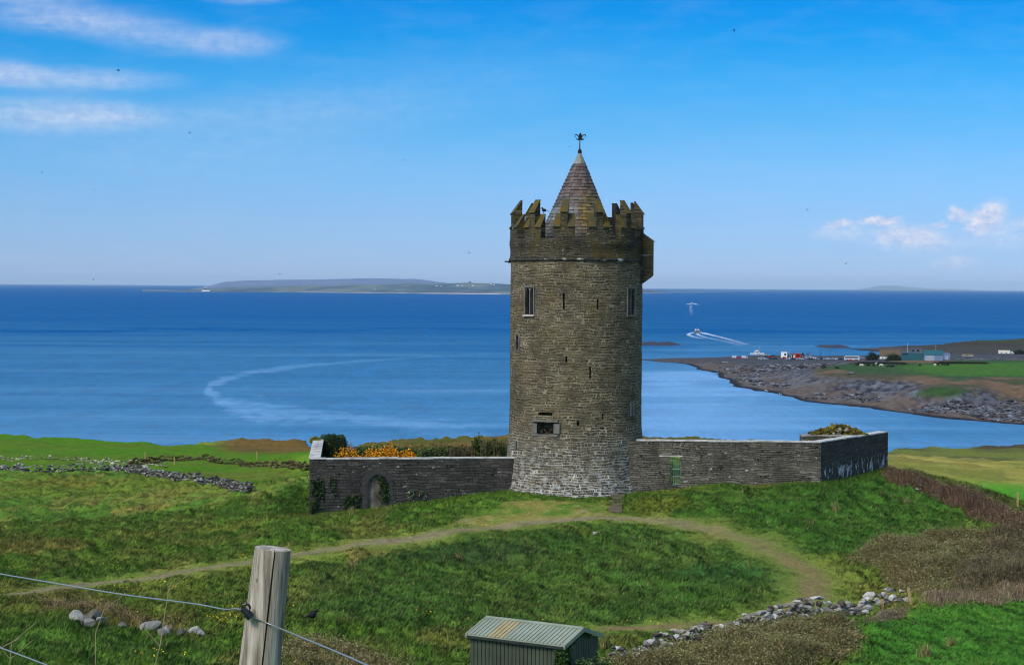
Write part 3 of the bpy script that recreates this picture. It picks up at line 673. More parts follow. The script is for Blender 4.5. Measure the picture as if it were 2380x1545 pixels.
def Pi(u, v):
    c = int(np.argmin(abs(IU - u)))
    for r in range(nI):
        if UV(IX[r, c], IY[r, c], IZ[r, c] + ZSEA)[1] <= v: return np.array([IX[r, c], IY[r, c], IZ[r, c] + ZSEA])
    return isz(u, .4)
hu = np.linspace(1700, 2700, 160); hd = 118000.0
hv = np.interp(hu, [1700, 1950, 1985, 2010, 2040, 2075, 2110, 2180, 2210, 2250, 2330, 2700], [680, 680, 676, 670, 664, 663, 667, 672, 671, 673, 677, 679])
zt_ = (hz(hu) - hv) / F * hd + ZC
rows = []
for k, (dy, f) in enumerate([(-6000, 0), (-2400, .55), (0, 1), (3000, .5), (7000, 0)]):
    rows.append(np.stack([(hu - CU) / F * hd, np.full(len(hu), hd + dy), ZSEA - 40 + np.maximum(zt_ - ZSEA + 40, 0) * f], -1))
fh = np_mesh('hills', np.array(rows).reshape(-1, 3), quads=grid_quads(5, len(hu)), mat=simple('far_hill', lin(96, 104, 104), var=.2, scale=.0006), flat=False)
tag(fh, kind='structure')

# ------------------------------------------------------------------ air
if HAZE > 0:
    hm = bpy.data.materials.new('air'); hm.use_nodes = True; nt = hm.node_tree
    for x in list(nt.nodes): nt.nodes.remove(x)
    Nh = NT(nt); o_ = Nh.n('ShaderNodeOutputMaterial'); pv = Nh.n('ShaderNodeVolumePrincipled', inp={'Color': (.70, .90, 1, 1), 'Density': HAZE, 'Anisotropy': 0.0})
    nt.links.new(pv.outputs[0], o_.inputs['Volume'])
    hb = MB().box(-130000, 130000, -400, 128500, ZSEA - 45, 420).build('haze', hm); tag(hb, kind='stuff')
# ------------------------------------------------------------------ masonry
def masonry(name, cyl, stones, mortar, h=.17, wd=.42, mort=.022, rad=4.5, base_white=0.0, stain=None, spots=.0, drips=0.0, low_mortar=None, moss=None, bump=.9):
    m, N, b, out = new_mat(name)
    tc = N.n('ShaderNodeTexCoord').outputs['Object']
    X, Y, Z = N.sep(tc)
    u = N.m('MULTIPLY', N.m('ARCTAN2', X, N.m('MULTIPLY', Y, -1)), rad) if cyl else N.m('ADD', X, N.m('MULTIPLY', Y, .97))
    uz = N.comb(u, Z, 0.0)
    big = N.noise(N.scalev(uz, (.35, .55, 1)), 1.0, 3)
    wn = N.noise(N.scalev(uz, (1.1, 2.6, 1)), 1.0, 3)
    v2 = N.m('ADD', Z, N.m('ADD', N.m('MULTIPLY', N.m('SUBTRACT', wn, .5), .30), N.m('MULTIPLY', N.m('SUBTRACT', big, .5), .5)))
    row = N.m('FLOOR', N.m('DIVIDE', v2, h))
    un = N.n('ShaderNodeTexNoise', noise_dimensions='2D', inp={'Scale': 1.0, 'Detail': 2.0})
    N.nt.links.new(N.comb(N.m('MULTIPLY', u, 1.15), N.m('MULTIPLY', row, 5.37)), un.inputs['Vector'])
    u2 = N.m('ADD', u, N.m('MULTIPLY', N.m('SUBTRACT', un.outputs['Fac'], .5), 2.1))
    fine = N.noise(N.scalev(uz, (9, 13, 1)), 1.0, 3)
    v3 = N.m('ADD', v2, N.m('MULTIPLY', N.m('SUBTRACT', fine, .5), .03)); u3 = N.m('ADD', u2, N.m('MULTIPLY', N.m('SUBTRACT', fine, .5), .05))
    br = N.n('ShaderNodeTexBrick', offset=.5, offset_frequency=2, squash=1.0, inp={'Scale': 1.0, 'Color1': (0, 0, 0, 1), 'Color2': (1, 1, 1, 1), 'Mortar': (.5, .5, .5, 1), 'Mortar Size': mort, 'Mortar Smooth': .35, 'Bias': 0.0, 'Brick Width': wd, 'Row Height': h})
    N.nt.links.new(N.comb(u3, v3), br.inputs['Vector'])
    val = N.m('ADD', N.m('MULTIPLY', N.sep(br.outputs['Color'])[0], .72), N.m('MULTIPLY', N.noise(N.scalev(uz, (3, 4, 1)), 1.0, 4), .28))
    col = N.ramp(val, stones)
    col = N.mix(N.ramp(fine, [(.35, 0), (.75, .35)]), col, tuple(min(1, c * 1.9) for c in stones[-1][1]))
    mc = mortar
    if low_mortar:
        lowm = N.m('MULTIPLY', N.ramp(N.m('DIVIDE', N.m('ADD', Z, N.m('MULTIPLY', N.m('SUBTRACT', big, .5), 3.0)), 8.0), [(.05, 1), (.62, 0)]), 1.0)
        mc = N.mix(lowm, mortar, low_mortar)
    mfac = N.m('MULTIPLY', br.outputs['Fac'], N.ramp(N.noise(N.scalev(uz, (.9, 1.3, 1)), 1.0, 4), [(.3, .05), (.58, 1.0)]))
    col = N.mix(mfac, col, mc)
    if stain:   # dark damp bands and weathering
        s1 = N.noise(N.scalev(uz, (.5, .28, 1)), 1.0, 5)
        col = N.mix(N.ramp(s1, [(.42, 0), (.66, stain[1])]), col, stain[0])
    if moss:
        s3 = N.noise(N.scalev(N.addv(uz, (31, 7, 0)), (.8, .5, 1)), 1.0, 5)
        col = N.mix(N.m('MULTIPLY', N.ramp(s3, [(.5, 0), (.7, moss[1])]), N.ramp(N.m('DIVIDE', Z, 20.0), [(.2, .3), (.6, 1)])), col, moss[0])
    if base_white:
        lw = N.ramp(N.m('DIVIDE', N.m('ADD', Z, N.m('MULTIPLY', N.m('SUBTRACT', big, .5), 2.2)), 5.0), [(.0, 1), (.18, .9), (.8, 0)])
        sw = N.ramp(N.noise(N.scalev(uz, (2.2, 3.2, 1)), 1.0, 6, .7), [(.48, 0), (.62, 1)])
        col = N.mix(N.m('MULTIPLY', N.m('MULTIPLY', lw, sw), base_white), col, lin(196, 196, 186))
    if spots:
        sp = N.ramp(N.noise(N.scalev(uz, (2.0, 3.8, 1)), 1.0, 5, .68), [(.635, 0), (.67, 1)])
        col = N.mix(N.m('MULTIPLY', sp, spots), col, lin(200, 198, 188))
    if drips:
        dn = N.noise(N.scalev(uz, (2.9, 1.05, 1)), 1.0, 5, .62)
        dz = N.ramp(N.m('DIVIDE', N.m('ADD', Z, .8), 4.0), [(.1, 1), (.6, .9), (.74, 0)])
        col = N.mix(N.m('MULTIPLY', N.m('MULTIPLY', N.ramp(dn, [(.555, 0), (.58, 1)]), dz), drips), col, lin(198, 198, 192))
    N.nt.links.new(col, b.inputs['Base Color']); b.inputs['Roughness'].default_value = .92; b.inputs['Specular IOR Level'].default_value = .15
    hgt = N.m('ADD', N.m('MULTIPLY', N.m('SUBTRACT', 1.0, br.outputs['Fac']), .8), N.m('MULTIPLY', fine, .5))
    bn = N.n('ShaderNodeBump', inp={'Strength': bump, 'Distance': .05, 'Height': hgt}); N.nt.links.new(bn.outputs[0], b.inputs['Normal'])
    return m
TST = [(0, lin(24, 20, 16)), (.3, lin(48, 41, 31)), (.6, lin(72, 62, 45)), (.85, lin(98, 85, 62)), (1, lin(132, 118, 92))]
m_tower = masonry('tower_stone', True, TST, lin(156, 145, 114), h=.18, wd=.46, mort=.027, base_white=.6, stain=(lin(50, 46, 38), .5), low_mortar=lin(214, 208, 192), moss=(lin(92, 76, 32), .5), spots=.35)
DST = [(0, lin(22, 21, 18)), (.4, lin(42, 38, 31)), (.75, lin(60, 54, 42)), (1, lin(92, 84, 66))]
m_parapet = masonry('parapet_stone', True, DST, lin(112, 104, 78), stain=(lin(24, 24, 24), .6), moss=(lin(84, 72, 22), .75), spots=.35, mort=.02)
WST = [(0, lin(28, 27, 26)), (.4, lin(50, 47, 44)), (.75, lin(68, 64, 58)), (1, lin(100, 95, 84))]
m_wallL = masonry('courtyard_stone', False, WST, lin(24, 23, 22), h=.2, wd=.62, mort=.02, spots=.55, stain=(lin(26, 25, 25), .5))
m_wallR = masonry('courtyard_stone_grey', False, [(0, lin(38, 35, 31)), (.4, lin(76, 71, 60)), (.75, lin(102, 95, 80)), (1, lin(140, 132, 112))], lin(34, 32, 28), h=.15, wd=.62, mort=.022, spots=.9, stain=(lin(38, 36, 33), .5))
m_wallD = masonry('courtyard_stone_dark', False, [(0, lin(38, 36, 33)), (1, lin(86, 80, 69))], lin(34, 32, 29), h=.13, wd=.5, mort=.012, spots=.4, drips=1.0)
m_dress = simple('dressed_stone', lin(104, 100, 90), rough=.85, var=.3, scale=2.2, bump=.4)
m_lich = simple('lichen_slab', lin(88, 72, 22), rough=.9, var=.35, scale=4, bump=.5, col2=lin(70, 66, 46), thr=(.42, .62))
m_lichg = simple('grey_slab', lin(70, 66, 56), rough=.9, var=.35, scale=4, bump=.5, col2=lin(92, 80, 28), thr=(.48, .62))
m_cope = simple('limestone_coping', lin(190, 186, 174), rough=.85, var=.22, scale=3.5, bump=.6, col2=lin(112, 108, 96), thr=(.46, .7))
m_dark = simple('dark_interior', lin(16, 15, 14), rough=1, var=.2)
m_pane = simple('old_glass', lin(20, 22, 26), rough=.25, var=.2, spec=.5)
m_iron = simple('black_iron', lin(22, 21, 22), rough=.6, var=.2)
m_lead = simple('lead_sheet', lin(150, 150, 138), rough=.6, var=.18, scale=3, col2=lin(104, 108, 96))

# ------------------------------------------------------------------ the round tower
DT = float(np.hypot(*TC)); PHI = math.atan2(-TC[0], TC[1])
tower = thing('castle_tower', 'tall round stone tower with stepped battlements, a slate cone roof and an iron fleur-de-lis', 'tower', (TC[0], TC[1], 0), rz=PHI)
def zt(v, dist=None): return float(P(1339.5, v, DT if dist is None else dist)[2])
def pol(th, r, z): return Vector((r * math.sin(th), -r * math.cos(th), z))
RT = 4.5
Z_STR = zt(606, DT - 4.6); Z_CREN = zt(553.2, DT - 4.5)
def bool_cut(o, cutter):
    md = o.modifiers.new('cut', 'BOOLEAN'); md.operation = 'DIFFERENCE'; md.solver = 'EXACT'; md.object = cutter
    dg = bpy.context.evaluated_depsgraph_get(); dg.update()
    me = bpy.data.meshes.new_from_object(o.evaluated_get(dg)); o.modifiers.clear(); old = o.data; o.data = me; bpy.data.meshes.remove(old)
    bpy.data.objects.remove(cutter)
prof = []
for z in np.concatenate([[-1.2], np.arange(-.8, 4.2, .35), np.arange(4.2, Z_STR - .1, .45), [Z_STR]]):
    prof.append((RT + .30 * float(smooth(2.0, -.6, z)) + .16 * float(smooth(5.2, 2.0, z)), float(z)))
mb = MB()
n = 144
for i in range(n):
    a = 2 * math.pi * i / n
    for r, z in prof:
        mb.v.append(tuple(pol(a, r + .035 * (mnoise.noise(Vector((a * 6, z * 1.4, 0))) + .6 * mnoise.noise(Vector((a * 19, z * 4.2, 5)))), z))); mb.c.append((1, 1, 1))
M_ = len(prof)
for i in range(n):
    j = (i + 1) % n
    for k in range(M_ - 1): mb.f.append((i * M_ + k, j * M_ + k, j * M_ + k + 1, i * M_ + k + 1)); mb.m.append(0)
mb.f.append(tuple(i * M_ for i in range(n - 1, -1, -1))); mb.m.append(0)
mb.f.append(tuple(i * M_ + M_ - 1 for i in range(n))); mb.m.append(0)
shaft = mb.build('wall', m_tower, tower, smooth=False)
# openings, read off as (left, right, top, bottom) in an enlarged detail of the shaft
def zv(x, y): return ((1700 + x / 2.0067) * .67787, (950 + y / 2.0067) * .67787)
ops = dict(twin_l=(212, 268, 72, 258), twin_r=(900, 946, 76, 256), s1=(466, 475, 110, 224), s2=(693, 702, 150, 224), lancet=(149, 169, 388, 515), s3=(125, 134, 620, 690), s4=(972, 978, 446, 505), s5=(486, 494, 545, 585),
           s6=(645, 656, 615, 698), s7=(935, 942, 850, 950), s8=(734, 741, 935, 975), s9=(566, 576, 988, 1022), hearth=(300, 413, 997, 1082), slot=(305, 400, 931, 955), s10=(165, 174, 1130, 1190), hole=(688, 697, 1014, 1030), holeb=(718, 744, 1030, 1038))
OP = {}
cut = MB()
for k, (x0, x1, y0, y1) in ops.items():
    u0, v0 = zv(x0, y0); u1, v1 = zv(x1, y1)
    th0 = math.asin(max(-.995, min(.995, (u0 - 1339.5) / 153.0))); th1 = math.asin(max(-.995, min(.995, (u1 - 1339.5) / 153.0)))
    th = (th0 + th1) / 2; dd = DT - RT * math.cos(th)
    zb, ztop = zt(v1, dd), zt(v0, dd); hw = max(.05, RT * abs(th1 - th0) / 2)
    if k.startswith('s') and k != 'slot': hw = max(hw, .065)
    OP[k] = (th, hw, zb, ztop)
    cut.M = Matrix.Rotation(th, 4, 'Z'); dep = .34 if k.startswith('twin') else (.9 if k in ('hearth',) else .75)
    if k == 'lancet':
        cut.prism([(-hw, -5.2, zb), (hw, -5.2, zb), (hw, -5.2, ztop - .35), (0, -5.2, ztop), (-hw, -5.2, ztop - .35)], None, (0, 5.2 - RT + dep, 0))
    else: cut.box(-hw, hw, -5.2, -RT + dep, zb, ztop)
cut.M = None
cobj = cut.build('cutter', m_dark, tower)
bool_cut(shaft, cobj)
# windows
for k, nm in (('twin_l', 'window'), ('twin_r', 'window')):
    th, hw, zb, z1 = OP[k]; Mx = Matrix.Rotation(th, 4, 'Z'); r = -RT + .10
    f = MB(); f.M = Mx; t = .07
    f.box(-hw - .10, -hw + .0, r - .14, r + .10, zb - .02, z1 + .10); f.box(hw, hw + .10, r - .14, r + .10, zb - .02, z1 + .10); f.box(-hw, hw, r - .14, r + .10, z1, z1 + .10)
    for s in (-1, 1):      # pointed heads of the two lights
        a, b_ = (-hw, -.035) if s < 0 else (.035, hw); mid = (a + b_) / 2; zs = z1 - .42
        for e, q in ((a, 0), (b_, 1)):
            arc = [(mid + (e - mid) * math.cos(w_ * math.pi / 2 / 6), zs + .36 * math.sin(w_ * math.pi / 2 / 6)) for w_ in range(7)]
            f.prism([(e, r - .06, z1)] + [(x_, r - .06, z_) for x_, z_ in arc] + [(mid, r - .06, z1)], None, (0, .12, 0))
    win = f.build(nm, m_dress, tower)
    q = MB(); q.M = Mx; q.box(-.034, .034, r - .08, r + .08, zb, z1 - .06); q.build('mullion', m_dress, win)
    q = MB(); q.M = Mx; q.box(-hw, hw, r + .16, r + .18, zb, z1); q.build('pane', m_pane, win)
    q = MB(); q.M = Mx; q.prism([(-hw - .14, r - .22, zb - .13), (-hw - .14, r + .1, zb - .13), (-hw - .14, r + .1, zb - .0), (-hw - .14, r - .22, zb - .05)], None, (2 * hw + .28, 0, 0)); q.build('sill', m_cope if k == 'twin_l' else m_dress, win)
th, hw, zb, z1 = OP['lancet']; f = MB(); f.M = Matrix.Rotation(th, 4, 'Z'); r = -RT
for s in (-1, 1):
    f.box(min(s * hw, s * (hw + .12)), max(s * hw, s * (hw + .12)), r - .05, r + .25, zb - .05, z1 - .3)
    f.prism([(s * hw, r - .05, z1 - .3), (s * (hw + .12), r - .05, z1 - .3), (s * .05, r - .05, z1 + .16), (0, r - .05, z1)], None, (0, .3, 0))
f.build('window', m_dress, tower).data.name = 'lancet_frame'
for k, t in (('s3', .16), ('s7', .2), ('s10', .24)):   # dressed jambs of loops
    th, hw, zb, z1 = OP[k]; f = MB(); f.M = Matrix.Rotation(th, 4, 'Z'); r = -RT - (.12 if k == 's10' else .0)
    for s in (-1, 1): f.box(min(s * hw, s * (hw + t)), max(s * hw, s * (hw + t)), r - .04, r + .22, zb, z1)
    f.build('arrow_loop_frame', m_dress, tower)
th, hw, zb, z1 = OP['hearth']; f = MB(); f.M = Matrix.Rotation(th, 4, 'Z'); r = -RT - .02
f.box(-hw - .3, hw + .3, r - .07, r + .25, z1, z1 + .14); f.box(-hw - .34, hw + .3, r - .07, r + .25, zb - .13, zb)
f.box(-hw - .36, -hw, r - .04, r + .25, zb + .05, z1 - .12); f.box(hw, hw + .44, r - .04, r + .25, zb + .08, z1 - .1)
f.build('opening_surround', m_dress, tower)
f = MB(); f.M = Matrix.Rotation(th, 4, 'Z')
for _ in range(26): f.blob((random.uniform(-hw, hw), -RT + random.uniform(.35, .8), zb + random.uniform(.0, .34)), (.1, .1, .09), 1, .4, _)
f.build('rubble_fill', simple('dusty_rubble', lin(72, 64, 50), var=.5, scale=6), tower)
# parapet ring with its wall-walk
Ro, Ri = 4.56, 3.98
pp = [(Ri, Z_CREN - 1.1)] + [(Ri, Z_CREN)] + [(Ro, Z_CREN)] + [(Ro - .02 * 0 + .035 * math.sin(k), Z_CREN - (Z_CREN - Z_STR) * k / 8) for k in range(1, 8)] + [(Ro, Z_STR + .18), (0.01, Z_STR + .18), (0.01, Z_CREN - 1.1)]
mb = MB(); mb.lathe(pp, 120, close=True, cap=False, jit=.012); mb.build('parapet', m_parapet, tower)
mb = MB(); mb.lathe([(RT - .3, Z_STR), (RT + .10, Z_STR + .02), (RT + .13, Z_STR + .10), (RT + .09, Z_STR + .17), (RT - .3, Z_STR + .175)], 110, close=True, cap=False, jit=.03)
mb.build('string_course', simple('ledge_stone', lin(60, 58, 52), var=.4, scale=2.5, bump=.5, col2=lin(186, 178, 158), thr=(.56, .64)), tower)
zs0 = zt(525.6, DT - 4.5); zs1 = zt(498.5, DT - 4.0); zc0 = zt(491.4, DT - 4.5); zc1 = zt(464.6, DT - 4.0)
def wedge(mb, t0, t1, z0, za, zb, ri=Ri, ro=Ro, n=3):
    vs = []
    for k in range(n + 1):
        t = t0 + (t1 - t0) * k / n
        vs += [pol(t, ro, z0), pol(t, ro, za), pol(t, ri, zb), pol(t, ri, z0)]
    fs = [(0, 1, 2, 3), tuple(4 * n + i for i in (3, 2, 1, 0))]
    for k in range(n):
        for i in range(4): j = (i + 1) % 4; fs.append((4 * k + i, 4 * k + j, 4 * k + 4 + j, 4 * k + 4 + i))
    mb.add(vs, fs)
def slab(mb, t0, t1, za, zb, th=.06):
    t0 -= .006; t1 += .006; vs = []
    for t in (t0, (t0 + t1) / 2, t1):
        nrm = Vector((0, 0, 1)); sl = (zb - za) / (Ro - Ri)
        for r_, z_ in ((Ro + .05, za - .05 * sl), (Ri - .03, zb + .03 * sl)):
            vs += [pol(t, r_, z_ + .003), pol(t, r_ + th * .8, z_ + th * .45)]
    fs = [(0, 1, 3, 2), (8, 10, 11, 9)]
    for a in (0, 4):
        for i, j in ((0, 1), (1, 3), (3, 2), (2, 0)): fs.append((a + i, a + j, a + j + 4, a + i + 4))
    mb.add(vs, fs)
A0 = -10.8
for k in range(12):
    c = R(A0 + 30 * k); a, b_ = R(9.2), R(3.0); jz = random.uniform(-.03, .03)
    mb = MB(); wedge(mb, c - b_, c + b_, Z_CREN - .02, zc0 + jz, zc1 + jz); wedge(mb, c - a, c - b_, Z_CREN - .02, zs0 + jz, zs1 + jz); wedge(mb, c + b_, c + a, Z_CREN - .02, zs0 + jz, zs1 + jz)
    me = mb.build('merlon', m_parapet, tower)
    cp = MB(); slab(cp, c - b_, c + b_, zc0 + jz, zc1 + jz); slab(cp, c - a, c - b_ - .008, zs0 + jz, zs1 + jz); slab(cp, c + b_ + .008, c + a, zs0 + jz, zs1 + jz)
    cp.build('coping', m_lich if k in (0, 1, 11, 2) else m_lichg, me)
# corbelled garderobe box on the right side
bz = [zt(v, DT) for v in (537.5, 559.8, 638.8, 658.5)]; thb = R(86); ob = 5.22
f = MB(); f.M = Matrix.Rotation(thb, 4, 'Z')
f.prism([(-.95, -4.3, bz[0]), (-.95, -ob, bz[1]), (-.95, -ob, bz[2]), (-.95, -ob + .12, bz[2] - .12), (-.95, -RT + .02, bz[3]), (-.95, -4.3, bz[3])], None, (1.9, 0, 0))
box = f.build('garderobe', m_parapet, tower)
f = MB(); f.M = Matrix.Rotation(thb, 4, 'Z'); sl = (bz[1] - bz[0]) / (ob - 4.3)
f.prism([(-1.0, -4.56, bz[0] + .26 * sl + .01), (-1.0, -ob - .1, bz[1] + .1 * sl + .01), (-1.0, -ob - .1, bz[1] + .1 * sl + .07), (-1.0, -4.56, bz[0] + .26 * sl + .07)], None, (2.0, 0, 0)); f.build('roof_slab', m_dress, box)
f = MB(); f.M = Matrix.Rotation(R(-88), 4, 'Z'); f.box(-.07, .07, -RT - .42, -RT + .1, Z_STR - .07, Z_STR + .02); f.box(-.2, -.13, -RT - .2, -RT + .1, Z_STR - .12, Z_STR - .03)
f.build('drain_spout', m_iron, tower)
# slate cone
za_ = zt(350.6, DT); zl = zt(380.8, DT); zb_ = Z_CREN - 1.0; rb = (za_ - zb_) * .433; tilt = .16
def cone_r(z): return (za_ - z) * .433 + .03
mb = MB(); rows_ = 27; zz = np.linspace(zb_, zl, rows_ + 1)
nS = 40
for k in range(rows_):
    z0, z1 = zz[k], zz[k + 1]; r0 = cone_r(z0) + .055; r1 = cone_r(z1) + .008
    nS = max(14, int(2 * math.pi * r0 / .30)); off = random.random()
    for i in range(nS):     # each slate a thin tapering piece with its own shade
        a0 = 2 * math.pi * (i + off + .025 * random.uniform(-.4, 1)) / nS; a1 = 2 * math.pi * (i + off + 1 - .035) / nS
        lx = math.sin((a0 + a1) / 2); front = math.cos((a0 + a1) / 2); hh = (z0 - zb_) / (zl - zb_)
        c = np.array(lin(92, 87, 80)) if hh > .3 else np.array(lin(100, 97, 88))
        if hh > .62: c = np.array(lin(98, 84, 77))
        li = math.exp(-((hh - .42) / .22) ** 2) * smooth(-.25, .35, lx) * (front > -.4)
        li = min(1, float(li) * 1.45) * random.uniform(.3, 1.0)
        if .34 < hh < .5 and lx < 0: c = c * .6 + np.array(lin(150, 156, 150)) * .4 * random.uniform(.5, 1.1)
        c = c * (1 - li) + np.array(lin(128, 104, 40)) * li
        c = c * random.uniform(.62, 1.32); dz = random.uniform(-.02, .02)
        mb.col(tuple(np.clip(c, 0, 1)))
        hs = tilt * (z0 - zb_) / (za_ - zb_); hs1 = tilt * (z1 - zb_) / (za_ - zb_); dr = random.uniform(-.02, .02)
        am = (a0 + a1) / 2
        ring = lambda a, r, z, s_: (r * math.sin(a) + s_, -r * math.cos(a), z)
        mb.add([ring(a0, r0 + dr, z0 + dz, hs), ring(am, r0 + dr + .003, z0 + dz, hs), ring(a1, r0 + dr, z0 + dz, hs), ring(a1, r1, z1, hs1), ring(am, r1, z1, hs1), ring(a0, r1, z1, hs1),
                ring(a0, r0 - .03, z0 + dz, hs), ring(am, r0 - .03, z0 + dz, hs), ring(a1, r0 - .03, z0 + dz, hs)],
               [(0, 1, 4, 5), (1, 2, 3, 4), (6, 7, 1, 0), (7, 8, 2, 1), (0, 5, 6), (2, 8, 3)])
roof = mb.build('roof', simple('slate', (1, 1, 1), rough=.7, var=.22, scale=5, attr=True, bump=.3, spec=.3), tower, recalc=False)
mb = MB(); mb.col(lin(30, 27, 28)); mb.add([(0, 0, zb_)] + [(math.sin(2 * math.pi * i / 60) * (cone_r(zb_) - .02), -math.cos(2 * math.pi * i / 60) * (cone_r(zb_) - .02), zb_) for i in range(60)] + [(tilt, 0, za_ - .1)],
     [(1 + i, 1 + (i + 1) % 60, 61) for i in range(60)] + [(0, 1 + (i + 1) % 60, 1 + i) for i in range(60)])
mb.build('roof_boarding', m_dark, roof)
mb = MB(); s_ = tilt * .93
for i in range(8):
    a0, a1 = 2 * math.pi * i / 8 + .2, 2 * math.pi * (i + 1) / 8 + .2
    mb.add([(math.sin(a) * r_ + sx, -math.cos(a) * r_, z_) for a in (a0, a1) for r_, z_, sx in ((cone_r(zl) + .05, zl - .02, s_), (.07, za_ - .1, tilt))], [(0, 2, 3, 1)])
mb.build('roof_cap', m_lead, roof)
# iron finial
zf = [zt(v, DT) for v in (352, 344, 325, 317.7, 308.4)]
f = MB(); f.lathe([(.15, zf[0] - .12), (.13, zf[0] + .06), (.05, zf[0] + .16), (.04, zf[1] + .02), (.028, zf[2]), (.028, zf[3])], 10, cx=tilt)
fin = f.build('finial', m_iron, tower)
f = MB(); zc_, zt_2 = zf[2] + .02, zf[4]; x0 = tilt + .03
f.prism([(x0 - .05, -.03, zc_ - .05), (x0 + .05, -.03, zc_ - .05), (x0 + .07, -.03, zc_ + .12), (x0 + .12, -.03, zc_ + .28), (x0, -.03, zt_2), (x0 - .12, -.03, zc_ + .28), (x0 - .07, -.03, zc_ + .12)], None, (0, .06, 0))
f.box(x0 - .16, x0 + .16, -.04, .04, zc_ + .0, zc_ + .07)
for s in (-1, 1):
    f.tube([(x0 + s * a, 0, zc_ + b_) for a, b_ in ((.04, .0), (.10, .14), (.18, .27), (.28, .33), (.36, .29), (.37, .2), (.32, .15))], [.03, .035, .04, .04, .035, .03, .02], 6)
    f.tube([(x0 + s * a, 0, zc_ + b_) for a, b_ in ((.03, -.02), (.14, -.05), (.24, .03), (.27, .1))], [.03, .04, .035, .02], 6)
f.build('fleur_de_lis', m_iron, fin)

# ------------------------------------------------------------------ courtyard wall on the left
LA = P(720, 1066, 125.4); LB = P(1204, 1063, 127.4)
ang = math.atan2(LB[1] - LA[1], LB[0] - LA[0]); Lw = float(np.hypot(*(LB - LA)[:2])) + .5
ztopL = float((LA[2] + LB[2]) / 2)
wl = thing('courtyard_wall', 'dark stone courtyard wall with an arched wooden door, left of the tower', 'wall', (LA[0], LA[1], 0), rz=ang); wl['kind'] = 'thing'
TH = .62
fr = MB(); NSEG = 24
for i in range(NSEG):
    x0, x1 = Lw * i / NSEG, Lw * (i + 1) / NSEG
fr.box(0, Lw, 0, TH, -3.2, ztopL - .07)
wallL = fr.build('wall', m_wallL, wl)
def to_loc(o, p):
    q = Vector(p) - o.location; return Matrix.Rotation(-o.rotation_euler.z, 3, 'Z') @ q
d0 = to_loc(wl, P(854, 1183, 126.0)); d1 = to_loc(wl, P(902, 1183, 126.1)); dtop = to_loc(wl, P(878, 1102.7, 126))[2]
dx0, dx1, dzb = d0.x, d1.x, min(d0.z, d1.z) - .1; dm = (dx0 + dx1) / 2; dhw = (dx1 - dx0) / 2; zsp = dtop - dhw * 1.05
def arch(hw, rise, n=10, y=0, z0=None): return [(dm + hw * math.cos(math.pi * i / n), y, zsp + rise * math.sin(math.pi * i / n)) for i in range(n + 1)]
c_ = MB(); c_.prism([(dm + dhw, -.5, dzb - .5)] + arch(dhw, dtop - zsp, 12, -.5) + [(dm - dhw, -.5, dzb - .5)], None, (0, .5 + .42, 0))
bool_cut(wallL, c_.build('cutter', m_dark, wl))
f = MB()
for i in range(11):
    a0 = math.pi * i / 11 + .012; a1 = math.pi * (i + 1) / 11 - .012; ro = 1.5 + random.uniform(-.08, .1); k = (dtop - zsp) / dhw
    f.prism([(dm + dhw * math.cos(a0), -.045, zsp + dhw * k * math.sin(a0)), (dm + dhw * ro * math.cos(a0), -.045, zsp + dhw * k * ro * math.sin(a0)), (dm + dhw * ro * math.cos(a1), -.045, zsp + dhw * k * ro * math.sin(a1)), (dm + dhw * math.cos(a1), -.045, zsp + dhw * k * math.sin(a1))], None, (0, .2, 0))
for s in (-1, 1):
    z = dzb - .3
    while z < zsp - .05:
        hh = random.uniform(.28, .42); wq = random.uniform(.25, .42); a, b_ = sorted((dm + s * dhw, dm + s * (dhw + wq))); f.box(a, b_, -.03, .15, z, min(z + hh - .02, zsp - .01)); z += hh
f.build('arch_stones', simple('arch_stone', lin(62, 60, 55), var=.35, scale=2.5, bump=.5), wl)
f = MB(); nb = 6
for i in range(nb):
    x0 = dm - dhw + 2 * dhw * i / nb + .006; x1 = dm - dhw + 2 * dhw * (i + 1) / nb - .006
    zt0 = zsp + (dtop - zsp) * math.sqrt(max(0, 1 - ((x0 - dm) / dhw) ** 2)); zt1 = zsp + (dtop - zsp) * math.sqrt(max(0, 1 - ((x1 - dm) / dhw) ** 2))
    f.col((random.uniform(.7, 1.1),) * 3); f.prism([(x0, .2 + random.uniform(0, .02), dzb - .2), (x1, .2, dzb - .2), (x1, .2, zt1), (x0, .2, zt0)], None, (0, .06, 0))
m_oldwood = simple('bleached_boards', lin(120, 112, 98), var=.4, scale=3, attr=True, bump=.5, col2=lin(66, 60, 50), thr=(.45, .7))
f.build('door', m_oldwood, wl)
def coping(parent, x0, x1, y0, y1, z, mat=m_cope, seg=1.2, th=.075, ov=.03):
    f = MB(); x = x0
    while x < x1 - .05:
        s = min(seg * random.uniform(.7, 1.25), x1 - x); zz_ = z + random.uniform(-.02, .02)
        f.box(x + .008, x + s - .008, y0 - ov, y1 + ov, zz_ - th, zz_); x += s
    return f.build('coping', mat, parent)
coping(wl, 0, Lw - .45, 0, TH, ztopL + .02)
# the return running back from its corner
RB = P(731, 1020, 141.8); rl = float(np.hypot(*(RB - LA)[:2])); ra = math.atan2(RB[1] - LA[1], RB[0] - LA[0]) - ang
f = MB(); f.box(0, rl, -.66, 0, -3.2, ztopL - .07); o2 = f.build('wall', m_wallL, wl); o2.location = (0.0, TH + .004, 0); o2.rotation_euler.z = ra
o3 = coping(wl, .06, rl, -.70, 0.02, ztopL + .02, seg=2.2); o3.location = (0, TH + .0, 0.004); o3.rotation_euler.z = ra

